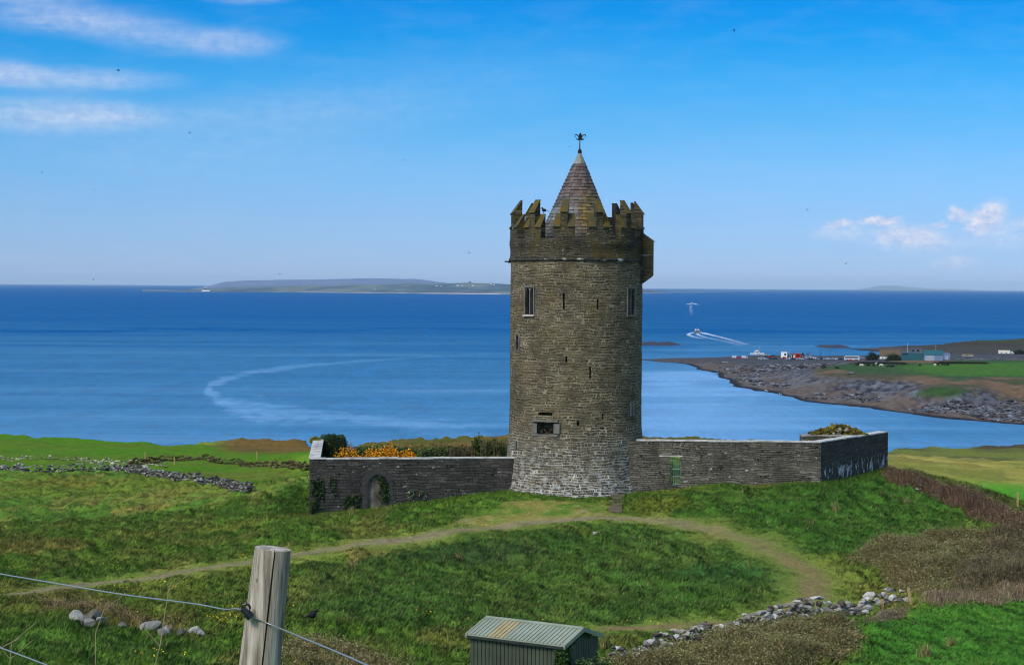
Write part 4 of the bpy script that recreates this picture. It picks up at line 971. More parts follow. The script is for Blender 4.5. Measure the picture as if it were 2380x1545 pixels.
# ------------------------------------------------------------------ courtyard wall on the right
RA = P(1448, 1022, 126.3); RBd = P(1908, 1026, 125.7); RE = P(2064, 1002.5, 135.0)
ztopR = float(RBd[2]); a1_ = math.atan2(RBd[1] - RA[1], RBd[0] - RA[0]); L1 = float(np.hypot(*(RBd - RA)[:2])); a2_ = math.atan2(RE[1] - RBd[1], RE[0] - RBd[0]); L2 = float(np.hypot(*(RE - RBd)[:2]))
wr = thing('courtyard_wall', 'long grey stone courtyard wall with a barred gate, right of the tower', 'wall', (RA[0], RA[1], 0), rz=a1_); wr['kind'] = 'thing'
f = MB(); f.box(-.4, L1, 0, TH, -2.2, ztopR - .08); wallR = f.build('wall', m_wallR, wr)
g0 = to_loc(wr, P(1558, 1127, 126.2)); g1 = to_loc(wr, P(1582, 1127, 126.2)); gt = to_loc(wr, P(1570, 1061, 126.2)).z; gb = g0.z
c_ = MB(); c_.box(g0.x, g1.x, -.5, TH + .5, gb, gt); bool_cut(wallR, c_.build('cutter', m_wallR, wr))
f = MB(); f.box(g0.x - .75, g1.x + .12, -.03, .22, gt, gt + .09); f.build('lintel', m_cope, wr)
m_gate = simple('green_gate_paint', lin(128, 160, 138), rough=.6, var=.15)
f = MB()
for i in range(5): x = g0.x + .1 + (g1.x - g0.x - .14) * i / 4; f.box(x - .014, x + .014, .2, .228, gb + .03, gt - .12)
for z in (gb + .06, gb + .55, gb + 1.05, gt - .15): f.box(g0.x + .08, g1.x - .02, .196, .232, z, z + .035)
f.build('gate', m_gate, wr)
coping(wr, .9, L1 - .06, 0, TH, ztopR + .0)
f = MB(); f.box(0, L2, 0, TH, -2.2, ztopR - .08); o2 = f.build('wall', m_wallD, wr); o2.rotation_euler.z = a2_ - a1_; o2.location = (L1 + .003, .003, 0)
o3 = coping(wr, .02, L2, -.0, TH + .12, ztopR + .0); o3.rotation_euler.z = a2_ - a1_; o3.location = (L1, 0, .005)
# the thick inner return behind the bend
ia = P(1862, 1013.5, 131.5); la = to_loc(wr, ia)
f = MB(); f.box(la.x, la.x + 4.0, la.y - .2, la.y + 1.0, -.5, ztopR - .1); f.build('wall', m_wallR, wr)
coping(wr, la.x, la.x + 4.0, la.y - .22, la.y + 1.0, ztopR - .01, simple('old_coping', lin(170, 164, 148), var=.3, scale=2, col2=lin(92, 86, 70)), seg=1.1, th=.1)
# steps up to the wall's foot
ST = thing('stone_steps', 'short worn flight of stone steps where the tower meets the right wall', 'steps', tuple(Pg(1430, 1186)))
s0 = Vector(ST.location); m_step = simple('worn_step', lin(98, 88, 68), var=.4, scale=3, bump=.6)
for i in range(6):
    p = Pg(1430 + i * 1.5, 1188 - i * 7.5); q = Vector(p) - s0; f = MB(); f.box(q.x - .42 + random.uniform(-.1, .1), q.x + .36 + random.uniform(-.1, .1), q.y - .3, q.y + .6, q.z - .3, q.z + .03)
    f.build('step', m_step, ST)
# ------------------------------------------------------------------ stones
def _ico(sub):
    bm = bmesh.new(); bmesh.ops.create_icosphere(bm, subdivisions=sub, radius=1)
    v = np.array([p.co[:] for p in bm.verts]); f = np.array([[q.index for q in p.verts] for p in bm.faces]); bm.free(); return v, f
ICO1, ICO2 = _ico(1), _ico(2)
def stone_geo(size, flat=.6, r=None, base=ICO1, cuts=9):
    r = r or np.random.default_rng(random.randrange(10 ** 9))
    v = base[0].copy()
    for _ in range(cuts):
        n_ = r.normal(size=3); n_ /= np.linalg.norm(n_); d = r.uniform(.34, .74)
        k = np.maximum(v @ n_ - d, 0); v = v - k[:, None] * n_
    v = v * np.array([size * r.uniform(.8, 1.35), size * r.uniform(.7, 1.0), size * flat * r.uniform(.7, 1.15)])
    a = r.uniform(0, 2 * math.pi); b_ = r.normal(0, .22); ca, sa = math.cos(a), math.sin(a); cb, sb = math.cos(b_), math.sin(b_)
    v = v @ np.array([[1, 0, 0], [0, cb, -sb], [0, sb, cb]]).T @ np.array([[ca, -sa, 0], [sa, ca, 0], [0, 0, 1]]).T
    return v
m_stone = simple('field_stone', (1, .99, .95), rough=.92, var=.42, scale=6, attr=True, bump=.8, spec=.1)
def stone_col(pal):
    c = np.array(lin(*random.choice(pal))) * random.uniform(.7, 1.2); return np.clip(c, 0, 1)
def stone_mass(name, items, pal, mat=m_stone, sub=ICO1, origin=(0, 0, 0), extra=None):
    """items: (x, y, z, size, flat)"""
    V = []; Fq = []; Cc = []; n_ = 0
    for (x, y, z, s, fl) in items:
        v = stone_geo(s, fl, base=sub) + np.array([x, y, z]) - np.array(origin); V.append(v); Fq.append(sub[1] + n_); n_ += len(v); Cc.append(np.repeat(stone_col(pal)[None], len(v), 0))
    q_ = None
    if extra: V.append(extra[0] - np.array(origin)); q_ = extra[1] + n_; Cc.append(np.repeat(extra[2][None], len(extra[0]), 0))
    return np_mesh(name, np.concatenate(V), tris=np.concatenate(Fq), quads=q_, cols=np.concatenate(Cc), mat=mat)
PALE = [(160, 156, 144), (188, 184, 172), (132, 126, 113), (104, 97, 84), (168, 160, 138), (200, 196, 184), (88, 82, 70)]
GREYS = [(136, 134, 126), (108, 104, 97), (84, 80, 75), (180, 176, 166), (118, 112, 102), (62, 59, 55)]
def drystone(label, pix, height, size, pal, wfoot=.7, density=1.0, name='drystone_wall', hvar=.3, grow=(1, 1)):
    pw_ = [Pg(u, v) for u, v in pix]; items = []; S0 = size; np_ = len(pw_) - 1; si = 0
    for a, b_ in zip(pw_[:-1], pw_[1:]):
        size = S0 * (grow[0] + (grow[1] - grow[0]) * si / np_); si += 1
        L = float(np.hypot(*(b_ - a)[:2])); n_ = max(1, int(L / (size * 1.25) * density)); dxy = (b_ - a)[:2] / L; nrm = np.array([-dxy[1], dxy[0]])
        for i in range(n_):
            t = (i + random.random()) / n_; p = a[:2] + (b_ - a)[:2] * t
            hh = height * (1 + hvar * (2 * float(fbm(p[0] * .4, p[1] * .4, 91)) - 1)); lv = max(2, int(round(hh / (size * .82))))
            for k in range(lv):
                wd = wfoot * (1 - .55 * k / lv)
                for s in ((-.5, .5) if k < lv - 1 else (0,)):
                    q = p + nrm * (s * wd + random.uniform(-.08, .08)) + dxy * random.uniform(-.3, .3) * size
                    items.append((q[0], q[1], sz(q[0], q[1]) + size * .35 + k * size * .82 + random.uniform(-.04, .04), size * random.uniform(.5, .85), .62))
    rows_ = []                                  # packed earth and small stone inside the wall
    for a, b_ in zip(pw_[:-1], pw_[1:]):
        d_ = (b_ - a)[:2]; L = float(np.hypot(*d_)); nrm = np.array([-d_[1], d_[0]]) / L; m_ = max(2, int(L / 1.0))
        for k in range(m_ + (b_ is pw_[-1])):
            p = a[:2] + d_ * k / m_; zz_ = sz(p[0], p[1])
            for s_, h_ in ((-.62, -.25), (-.4, height * .2), (.4, height * .2), (.62, -.25)): q = p + nrm * s_ * wfoot; rows_.append((q[0], q[1], zz_ + h_ * random.uniform(.85, 1.1)))
    o = stone_mass(name, items, pal, origin=tuple(pw_[0]), extra=(np.array(rows_), grid_quads(len(rows_) // 4, 4), np.array(lin(*pal[2])) * .75)); o.location = tuple(pw_[0])
    return tag(o, label, 'wall', 'dry stone walls around the fields', 'thing')
drystone('long low grey dry stone wall along the left field, bending down towards the castle', [(-120, 1093), (0, 1092), (60, 1096), (140, 1097), (215, 1095), (262, 1092), (300, 1096), (360, 1108), (430, 1119), (510, 1130), (585, 1139)], .8, .34, GREYS, .5, 1.3)
drystone('thin broken line of pale stones across the bright green left field', [(-80, 1065), (0, 1066), (60, 1067), (95, 1067), (180, 1069), (250, 1073), (320, 1079), (385, 1086)], .45, .36, [(190, 186, 160), (160, 160, 120), (120, 124, 70)], .5, .55)
drystone('low overgrown earth and stone bank crossing the left field behind the wall bend', [(300, 1088), (345, 1076), (372, 1070), (420, 1070), (500, 1074), (560, 1080), (640, 1084), (716, 1090)], .75, .5, [(92, 78, 48), (70, 62, 40), (84, 92, 40), (120, 104, 70)], .9, .9)
drystone('tumbled pale dry stone wall on the lower right, half hidden by brambles', [(1420, 1552), (1490, 1532), (1560, 1511), (1640, 1490), (1710, 1474), (1790, 1452), (1850, 1440), (1900, 1428), (1940, 1424), (1990, 1416), (2050, 1404), (2080, 1398), (2108, 1394)], .76, .34, PALE, .5, 1.7, hvar=.15, grow=(.8, 1.35))
drystone('line of grey stones under the brown hedge on the right crest', [(2140, 1140), (2190, 1158), (2250, 1180), (2300, 1200)], .45, .3, GREYS, .5, .5)
# loose rocks near the bottom left, each its own object
RL = ['pointed pale rock at the left end of the bottom left rock pile', 'flat pale rock leaning on the left rock pile', 'tilted slab on top of the left rock pile', 'small white rock at the right end of the left rock pile', 'grey rock sunk low in the left rock pile',
      'broad pale rock starting the right rock row', 'dark sided rock just right of the broad pale one', 'rounded white rock mid way in the right row', 'small grey rock at the foot of the rounded white one', 'low rock in the gap of the right row', 'white rock lying alone right of the rows', 'tiny pale rock last on the right of the rows', 'brownish rock between the two rock groups']
for i, (u, v, s) in enumerate([(178, 1452, .34), (196, 1456, .30), (218, 1450, .36), (236, 1453, .24), (206, 1460, .26), (350, 1473, .36), (366, 1472, .32), (388, 1480, .30), (374, 1484, .22), (418, 1484, .24), (451, 1480, .26), (468, 1484, .16), (285, 1470, .22)]):
    p = Pg(u, v); o = stone_mass('rock', [(p[0], p[1], p[2] + s * .42 + .12, s * 1.2, .8)], [(150, 148, 138), (172, 170, 160), (132, 128, 116)], sub=ICO2, origin=p); o.location = tuple(p); tag(o, RL[i], 'rock', 'loose rocks on the near slope')
p = Pg(1392, 1240); o = MB().box(-.35, .35, -.12, .12, -.1, .07).build('stone_slab', m_cope, loc=tuple(p)); tag(o, 'small pale stone slab lying in the ring lawn', 'slab')
# mossy rubble heap on the right wall
hp = P(1945, 1016, 132.6); items = []
for i in range(330):
    a = random.uniform(-1, 1); b_ = random.uniform(-1, 1); pk = max(0, 1 - abs(a) ** 1.7 * (.9 if a < 0 else 1.0)) * (1 - .5 * b_ * b_)
    items.append((hp[0] + a * 1.85 + .1, hp[1] + b_ * .85, ztopR + random.uniform(0, 1) * .78 * pk - .05, random.uniform(.16, .32), .7))
o = stone_mass('rubble_heap', items, [(120, 104, 30), (98, 92, 28), (86, 84, 40), (150, 146, 130), (104, 86, 36), (70, 68, 34)], origin=hp); o.location = tuple(hp)
tag(o, 'mossy heap of rubble stones piled on the far end of the right wall', 'rubble heap')

# ------------------------------------------------------------------ plants made of many small faces
m_leaf, Nl, bl_, _ = new_mat('foliage'); al = Nl.n('ShaderNodeAttribute', attribute_name='Col').outputs['Color']
Nl.nt.links.new(al, bl_.inputs['Base Color']); bl_.inputs['Roughness'].default_value = .65; bl_.inputs['Specular IOR Level'].default_value = .2
def pick(pal, n_, lo=.6, hi=1.35):
    P_ = np.array([lin(*c) for c in pal]); return np.clip(P_[rng.integers(0, len(P_), n_)] * rng.uniform(lo, hi, n_)[:, None], 0, 1)
def leaves(cen, size, pal, up=.3):
    n_ = len(cen); s = size * rng.uniform(.6, 1.3, n_)[:, None]
    a = rng.normal(size=(n_, 3)); a[:, 2] *= .6; a /= np.linalg.norm(a, axis=1)[:, None]
    b = np.cross(a, rng.normal(size=(n_, 3))); b /= np.linalg.norm(b, axis=1)[:, None]
    v = np.stack([cen - a * s, cen + b * s * .55, cen + a * s, cen - b * s * .55], 1)
    return v.reshape(-1, 3), np.arange(n_ * 4).reshape(-1, 4), np.repeat(pick(pal, n_), 4, 0)
def twigs(base, hgt, lean, width, pal, arch=.35):
    n_ = len(base); a = rng.uniform(0, 2 * math.pi, n_); L = lean * hgt * np.abs(rng.normal(.6, .5, n_))
    d = np.stack([np.cos(a) * L, np.sin(a) * L, np.zeros(n_)], 1); up = np.zeros((n_, 3)); up[:, 2] = hgt
    p1 = base + d * .35 + up * .7; p2 = base + d + up * (1 - arch * rng.random(n_))[:, None]
    w_ = np.stack([-np.sin(a), np.cos(a), np.zeros(n_)], 1) * (width * rng.uniform(.6, 1.4, n_))[:, None]
    w_ = w_ + np.stack([np.full(n_, width * .6), np.zeros(n_), np.zeros(n_)], 1)
    v = np.stack([base - w_, base + w_, p1 + w_ * .7, p1 - w_ * .7, p2], 1)
    q = np.arange(n_) * 5
    quads = np.stack([q, q + 1, q + 2, q + 3], 1); tris = np.stack([q + 3, q + 2, q + 4], 1)
    return v.reshape(-1, 3), quads, tris, np.repeat(pick(pal, n_), 5, 0)
def plant_obj(name, parts, origin, label, cat, group=None, kind=None, parent=None):
    V = []; Q = []; T = []; Cc = []; n_ = 0
    for pr in parts:
        v, q, t, c = (pr if len(pr) == 4 else (pr[0], pr[1], None, pr[2]))
        V.append(v - np.array(origin)); Q.append(q + n_)
        if t is not None: T.append(t + n_)
        Cc.append(c); n_ += len(v)
    o = np_mesh(name, np.concatenate(V), quads=np.concatenate(Q), tris=np.concatenate(T) if T else None, cols=np.concatenate(Cc), mat=m_leaf)
    if parent: o.parent = parent
    else: o.location = tuple(origin)
    return tag(o, label, cat, group, kind)
def scatter(pix, n_):
    poly = G2(pix); a = np.array(poly); lo = a.min(0); hi = a.max(0); X = []; Y = []
    while len(X) < n_:
        x = rng.uniform(lo[0], hi[0], n_); y = rng.uniform(lo[1], hi[1], n_); k = inside(x, y, poly); X += list(x[k]); Y += list(y[k])
    x = np.array(X[:n_]); y = np.array(Y[:n_]); return x, y, surf(x, y)(GZ2), sdist(x, y, poly)
BRA = [(150, 134, 90), (136, 120, 80), (162, 144, 98), (124, 114, 70), (128, 122, 66), (110, 102, 62), (178, 158, 110)]
OLV = [(112, 110, 60), (128, 120, 74), (98, 100, 52), (138, 124, 84)]
def thicket(pix, n_, h, label, pal=BRA, leafpal=OLV, leaf=.5, lsize=.042, w_=.009, soft=1.0, hn=.45, name='bramble_thicket', cat='thicket', group='bramble thickets'):
    x, y, z, d = scatter(pix, n_)
    hh = h * (.25 + .75 * smooth(0, soft, d)) * (1 - hn + 2 * hn * fbm(x * .45, y * .45, 93)) * rng.uniform(.6, 1.1, n_)
    base = np.stack([x, y, z - .05], 1)
    parts = [twigs(base, hh, .8, w_, pal)]
    k = rng.random(n_) < leaf; cen = np.stack([x[k], y[k], z[k] + hh[k] * rng.uniform(.25, 1.0, k.sum())], 1) + rng.normal(0, .12, (k.sum(), 3))
    parts.append(leaves(cen, lsize, leafpal))
    o = Pg(*pix[0]); return plant_obj(name, parts, (float(x.mean()), float(y.mean()), float(z.min())), label, cat, group)
thicket([(1450, 1556), (1500, 1537), (1570, 1515), (1660, 1491), (1760, 1467), (1850, 1452), (1905, 1454), (1985, 1462), (2006, 1486), (1996, 1516), (1930, 1540), (1860, 1560), (1700, 1580), (1500, 1580)], 80000, .72, 'grey brown bramble thicket in front of the tumbled stone wall', leaf=.75)
thicket([(1975, 1446), (2010, 1432), (2060, 1420), (2110, 1412), (2118, 1420), (2080, 1440), (2030, 1446)], 7000, .5, 'pale dry bramble clump at the foot of the tumbled wall beside the wooden stake', pal=[(186, 164, 142), (164, 142, 120), (140, 122, 100)], leaf=.15)
thicket([(1960, 1296), (2050, 1268), (2150, 1252), (2260, 1244), (2300, 1242), (2290, 1290), (2230, 1330), (2200, 1400), (2120, 1394), (2110, 1370), (2060, 1352), (2040, 1328)], 70000, .7, 'wide grey olive bracken and bramble mass on the right slope', leaf=.6, hn=.95)
thicket([(2270, 1250), (2400, 1240), (2480, 1260), (2480, 1372), (2380, 1374), (2280, 1390), (2190, 1402), (2215, 1340), (2270, 1300)], 60000, .95, 'taller dark brown bramble mass at the right edge above the bright grass', pal=[(126, 108, 80), (106, 90, 64), (144, 126, 94), (90, 80, 56), (164, 146, 110)], leafpal=[(100, 98, 56), (120, 108, 70)], leaf=.35, hn=.9)
thicket([(2130, 1392), (2200, 1386), (2300, 1370), (2400, 1350), (2500, 1340), (2500, 1385), (2380, 1396), (2280, 1408), (2180, 1416), (2130, 1412)], 14000, .6, 'dry straw coloured grass fringe below the bracken mass on the right', pal=[(196, 172, 138), (170, 148, 114), (150, 132, 102)], leaf=.1, name='dry_grass_fringe', cat='dry grass', group=None)
thicket([(2048, 1098), (2085, 1098), (2150, 1122), (2220, 1150), (2300, 1180), (2400, 1222), (2480, 1262), (2480, 1292), (2380, 1252), (2300, 1214), (2220, 1182), (2150, 1150), (2090, 1126), (2054, 1112)], 40000, 1.0, 'dark brown hedge of bracken running down the right crest from the wall end', pal=[(116, 88, 70), (140, 108, 84), (96, 74, 58), (162, 134, 108), (84, 66, 54)], leaf=.3, leafpal=[(112, 104, 60), (130, 104, 72)], soft=.8)
thicket([(640, 1488), (720, 1474), (800, 1490), (880, 1518), (960, 1540), (980, 1556), (640, 1556)], 9000, .45, 'low brown bramble patch right of the fence post', leaf=.6)
thicket([(60, 1394), (150, 1402), (250, 1412), (330, 1428), (420, 1450), (480, 1470), (420, 1480), (330, 1462), (240, 1440), (150, 1432), (70, 1412)], 9000, .4, 'brown dead bracken strip above the loose rocks on the left', pal=[(160, 132, 90), (138, 114, 78), (118, 102, 68), (180, 152, 106)], leaf=.3)
thicket([(1418, 1526), (1440, 1520), (1500, 1530), (1520, 1560), (1400, 1562)], 3000, .6, 'tangle of bramble stems at the right corner of the shed', leaf=.8)
# bushes: shaped clouds of leaves over a dark core
def bush(name, c, r, pal, label, cat, n_=4000, lsize=.08, boxy=2.0, core=(22, 30, 14), group=None, lump=.25, flowers=None, sticks=0, rot=0):
    """c: foot centre; r: half sizes (x, y, height)"""
    d = rng.normal(size=(n_, 3)); d[:, 2] = np.abs(d[:, 2]) * 1.0 - .15
    nr = (np.abs(d) ** boxy).sum(1) ** (1 / boxy); d = d / nr[:, None]
    k = 1 + lump * (fbm(d[:, 0] * 3.1 + 5, d[:, 1] * 3.1 + d[:, 2] * 2.3, 95)[:, None] - .5) * 2
    p = d * np.array(r) * k * rng.uniform(.86, 1.06, n_)[:, None]
    ca, sa = math.cos(rot), math.sin(rot); p[:, :2] = p[:, :2] @ np.array([[ca, sa], [-sa, ca]])
    cen = p + np.array(c); parts = [leaves(cen, lsize, pal)]
    if flowers:
        up = d[:, 2] > flowers[2]; q = p[up]; q = q[rng.random(len(q)) < flowers[1]] * 1.04
        parts.append(leaves(q + np.array(c) + rng.normal(0, .02, q.shape), lsize * 1.15, flowers[0]))
    if sticks:
        b_ = np.stack([rng.uniform(-r[0], r[0], sticks), rng.uniform(-r[1], r[1], sticks), np.full(sticks, r[2] * .5)], 1) + np.array(c)
        parts.append(twigs(b_, r[2] * rng.uniform(.6, .95, sticks), .35, .012, [(84, 72, 54), (66, 58, 42), (104, 92, 66)]))
    o = plant_obj(name, parts, c, label, cat, group)
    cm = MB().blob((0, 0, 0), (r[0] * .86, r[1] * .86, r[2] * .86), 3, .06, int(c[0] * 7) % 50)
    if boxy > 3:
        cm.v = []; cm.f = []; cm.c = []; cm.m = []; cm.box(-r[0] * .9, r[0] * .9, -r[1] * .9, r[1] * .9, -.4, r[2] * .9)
    co = cm.build('inner_fill', simple('bush_core_' + name, lin(*core), rough=1), o); co.rotation_euler.z = rot  # added solid dark core that stops the leaves being see-through
    return o
IVY = [(40, 62, 24), (54, 80, 30), (30, 46, 20), (70, 96, 38), (24, 38, 16)]
HEDGE = [(52, 72, 26), (70, 92, 34), (40, 54, 22), (84, 98, 44)]
ic = P(774, 1060, 141.5); iz = ic[2] - 1.6
bush('ivy_block', (ic[0], ic[1], iz), (1.02, .75, float(P(774, 1015, 141.5)[2] - iz)), IVY, 'squared block of dark ivy on the far corner of the left courtyard wall', 'ivy', 6500, .075, boxy=7, lump=.05)
yt = P(735, 1024, 141); 
bush('moss_cushion', (yt[0] - .0, yt[1] - .4, ztopL - .1), (.42, .6, .34), [(150, 140, 30), (120, 116, 30), (96, 100, 34)], 'yellow green moss cushion on the coping at the left wall corner', 'moss', 900, .06, core=(70, 70, 20))
GOR = [(46, 56, 22), (60, 70, 26), (34, 40, 18)]; FLO = [(255, 164, 0), (252, 148, 0), (255, 184, 10)]
for i, (u, vt, Y, rx, lab) in enumerate([(812, 1047, 134.2, 1.15, 'gorse bush with orange flowers nearest the ivy block'), (868, 1050, 133.5, .95, 'low gorse bush with orange flowers between two taller ones'), (905, 1045, 133.2, 1.2, 'tallest orange flowering gorse bush behind the arched door'), (952, 1053, 133.0, .75, 'small orange gorse bush at the right end of the gorse row')]):
    p = P(u, vt, Y); zb2 = sz(p[0], Y); bush('gorse_bush', (p[0], Y, zb2), (rx, .9, max(.6, float(p[2] - zb2))), GOR, lab, 'gorse', 4600, .05, boxy=2.2, flowers=(FLO, (.75, .7, 1.0, 1.0)[i], .45), group='gorse bushes in the courtyard', lump=.28)
# clipped and loose hedge across the back of the courtyard
for i, (u0, u1, vt, Y, lab, pal, ns) in enumerate([(790, 985, 1041, 146, 'long dark green hedge along the back of the left courtyard', HEDGE, 30), (975, 1105, 1043, 145, 'looser lighter green hedge in the middle back of the courtyard', [(78, 98, 40), (60, 80, 30), (96, 112, 52)], 120)]):
    a = P(u0, vt, Y); b_ = P(u1, vt, Y); zb2 = sz((a[0] + b_[0]) / 2, Y); bush('hedge', ((a[0] + b_[0]) / 2, Y, zb2 - .2), ((b_[0] - a[0]) / 2, .8, float(a[2] - zb2) + .2), pal, lab, 'hedge', 9000, .085, boxy=5, sticks=ns, lump=.12)
for i, (u, vt, Y, rx, lab, ns) in enumerate([(1112, 1022, 143, .55, 'narrow upright dark shrub standing above the courtyard hedge', 10), (1150, 1030, 141.5, 1.1, 'twiggy shrub beside the left edge of the tower', 160), (1076, 1046, 142.5, 1.0, 'bare brown twiggy shrub in the courtyard left of the upright one', 260)]):
    p = P(u, vt, Y); zb2 = sz(p[0], Y); pal = HEDGE if i < 2 else [(84, 76, 52), (66, 64, 40), (98, 88, 60)]
    bush('shrub', (p[0], Y, zb2 - .1), (rx, .7, float(p[2] - zb2) + .1), pal, lab, 'shrub', 3200, .08, boxy=2.4, sticks=ns, lump=.4)
# ivy flat on the masonry
def wall_ivy(label, u0, u1, v0, v1, Y, n_, pal=IVY, shape=None, off=.05):
    u = rng.uniform(u0, u1, n_ * 3); v = rng.uniform(v0, v1, n_ * 3)
    k = fbm(u * .09, v * .07, 97) > .46 + .25 * np.abs((u - (u0 + u1) / 2) / (u1 - u0)) - .06
    if shape: k &= shape(u, v)
    u, v = u[k][:n_], v[k][:n_]
    yy = Y if callable(Y) else (lambda q: Y)
    p = np.array([P(a, b_, yy(a) - off - random.random() * .1) for a, b_ in zip(u, v)])
    o = tuple(p.mean(0)); return plant_obj('ivy', [leaves(p, .07, pal)], o, label, 'ivy', 'ivy patches on the castle walls')
yl = lambda u: 125.4 + (u - 720) / 480 * 1.95
wall_ivy('ivy climbing the left end of the dark courtyard wall', 724, 752, 1112, 1192, yl, 800)
wall_ivy('low ivy patch on the wall just left of the arched door', 800, 836, 1150, 1186, yl, 520)
wall_ivy('thick ivy hanging over the right half of the arched door', 880, 903, 1106, 1176, yl, 900, off=.0)
wall_ivy('thin ivy trail on the wall between the corner and the door', 764, 784, 1110, 1160, yl, 110)
wall_ivy('sparse leaves low on the courtyard wall right of the door', 945, 992, 1140, 1166, yl, 160, pal=[(84, 100, 60), (150, 150, 130), (60, 80, 40)])
# dry grass tufts, dandelions
for i, (u, v, h, n_, lab) in enumerate([(1941, 1188, .95, 60, 'tall straw coloured grass tuft below the right wall'), (1887, 1222, .85, 24, 'thin straw stalks left of the tall tuft on the right mound'), (2050, 1150, .5, 50, 'dry tuft near the top of the right mound'), (2110, 1166, .4, 160, 'pale dry patch tuft near the brown hedge'), (1740, 1312, .6, 20, 'thin dry stalks in the right of the ring lawn'), (818, 1316, .6, 160, 'brown dead clump beside the path on the ring lawn'), (330, 1186, .5, 120, 'small straw coloured mound below the left stone wall'), (218, 1172, .5, 100, 'smaller straw coloured clump near the left edge slope'), (820, 1196, .7, 60, 'pale dry tuft in front of the arched door'), (1066, 1300, .5, 80, 'faded tuft on the upper ring lawn'), (2210, 1495, .4, 90, 'brown dry tuft in the bright lower right grass'), (2150, 1530, .6, 120, 'dry stalks at the bottom of the lower right grass'), (1400, 1512, .8, 26, 'long dry stalks leaning behind the shed')]):
    p = Pg(u, v); b_ = np.repeat(p[None], n_, 0) + rng.normal(0, .09 if n_ < 100 else .14, (n_, 3)) * np.array([1, 1, 0])
    b_[:, 2] = surf(b_[:, 0], b_[:, 1])(GZ2) - .03
    plant_obj('dry_grass_tuft', [twigs(b_, h * rng.uniform(.4, 1.1, n_), .8, .010, [(168, 152, 100), (146, 134, 84), (128, 122, 72)])], p, lab, 'grass tuft', 'dry grass tufts')
fl = []
for (u, v, su, sv, n_) in [(300, 1380, 60, 22, 60), (270, 1320, 60, 10, 30), (45, 1330, 40, 6, 16), (560, 1303, 14, 4, 20), (430, 1375, 70, 14, 50), (520, 1448, 40, 6, 40), (560, 1424, 60, 8, 20), (720, 1450, 60, 30, 14), (370, 1530, 90, 12, 40), (985, 1440, 40, 20, 26), (950, 1252, 14, 3, 16), (1150, 1228, 30, 6, 14), (1500, 1460, 200, 8, 16), (610, 1480, 50, 30, 16), (1350, 1185, 80, 14, 14), (1900, 1450, 200, 30, 14), (1050, 1460, 60, 14, 20)]:
    uu_ = rng.normal(u, su * .5, n_); v2 = rng.normal(v, sv * .5, n_)
    for a, b_ in zip(uu_, v2):
        if b_ < 1560: p = Pg(a, min(b_, 1556)); fl.append(p + np.array([0, 0, .2 + .12 * random.random()]))
fl = np.array(fl); o = plant_obj('dandelions', [leaves(fl, .035, [(240, 206, 20), (230, 190, 12)])], (0, 0, 0), 'scattered yellow dandelion flowers in the near grass', 'flowers', kind='stuff')

# ------------------------------------------------------------------ shed
m_shw = simple('green_grey_sheet', lin(66, 72, 56), rough=.6, var=.24, scale=1.2, spec=.35); m_shr = simple('roof_sheet', lin(134, 140, 118), rough=.6, var=.18, scale=1.0, spec=.4); m_shp = simple('yellowed_sheet', lin(158, 142, 98), rough=.5, var=.15, scale=1.5)
e0 = P(1312, 1501.5, 61.0); zE = e0[2]
eL = Pz(1084, 1473.6, zE); eR = Pz(1417, 1476.6, zE); Lv = Vector((eL - e0)[:2]); Gv = Vector((eR - e0)[:2])
sa_ = math.atan2(-Lv.y, -Lv.x); SL = Lv.length; gdir = Vector((-math.sin(sa_), math.cos(sa_))); SG = Gv.length
print('shed', SL, SG, math.degrees(Lv.angle(Gv)), zE)
gz0 = min(sz(e0[0], e0[1]), zE - 2.0)
shed = thing('garden_shed', 'small green-grey metal shed with a ribbed roof and ivy at one corner', 'shed', (eL[0], eL[1], gz0), rz=sa_)
ze = zE - gz0; rise = float(P(1365, 1462, (e0[1] + eR[1]) / 2)[2]) - zE; ov = .10
f = MB(); f.box(ov + .02, SL - ov - .02, ov + .02, SG - ov - .02, -.4, ze - .06)
f.prism([(ov + .02, ov + .02, ze - .06), (ov + .02, SG - ov - .02, ze - .06), (ov + .02, SG / 2, ze + rise - .10)], None, (SL - 2 * ov - .04, 0, 0))
nb = 24; 
for i in range(nb):
    x0 = ov + (SL - 2 * ov) * i / nb; x1 = ov + (SL - 2 * ov) * (i + 1) / nb; f.box(x0 + .013, x1 - .013, ov - .015, ov + .03, -.4, ze - .07); f.box(x0 + .013, x1 - .013, SG - ov - .03, SG - ov + .015, -.4, ze - .07)
nb = 14
for i in range(nb):
    y0 = ov + (SG - 2 * ov) * i / nb + .012; y1 = ov + (SG - 2 * ov) * (i + 1) / nb - .012; zt_f = lambda y: ze - .09 + (rise - .02) * (1 - abs(y - SG / 2) / (SG / 2))
    for x in (SL - ov - .03, ov - .015): f.prism([(x, y0, -.4), (x, y1, -.4), (x, y1, zt_f(y1)), (x, y0, zt_f(y0))], None, (.045, 0, 0))
f.build('wall', m_shw, shed)
def rpt(x, y, o=0): return (x, y, ze + rise * (1 - abs(y - SG / 2) / (SG / 2)) + o)
fr_ = MB(); fp = MB(); nr_ = 24
fr_.prism([rpt(.01, 0, -.02), rpt(.01, SG / 2, -.02), rpt(.01, SG, -.02), rpt(.01, SG, 0), rpt(.01, SG / 2, 0), rpt(.01, 0, 0)], None, (SL - .02, 0, 0))
for i in range(nr_):
    x0 = .03 + (SL - .06) * i / nr_ + .016; x1 = .03 + (SL - .06) * (i + 1) / nr_ - .016; tgt = fp if 5 <= i <= 8 else fr_
    for (ya, yb) in ((.015, SG / 2 - .07), (SG / 2 + .07, SG - .015)):
        a, b_, c2, d = rpt(x0, ya, .002), rpt(x1, ya, .002), rpt(x1, yb, .002), rpt(x0, yb, .002)
        tgt.prism([a, b_, c2, d], None, (0, 0, .035))
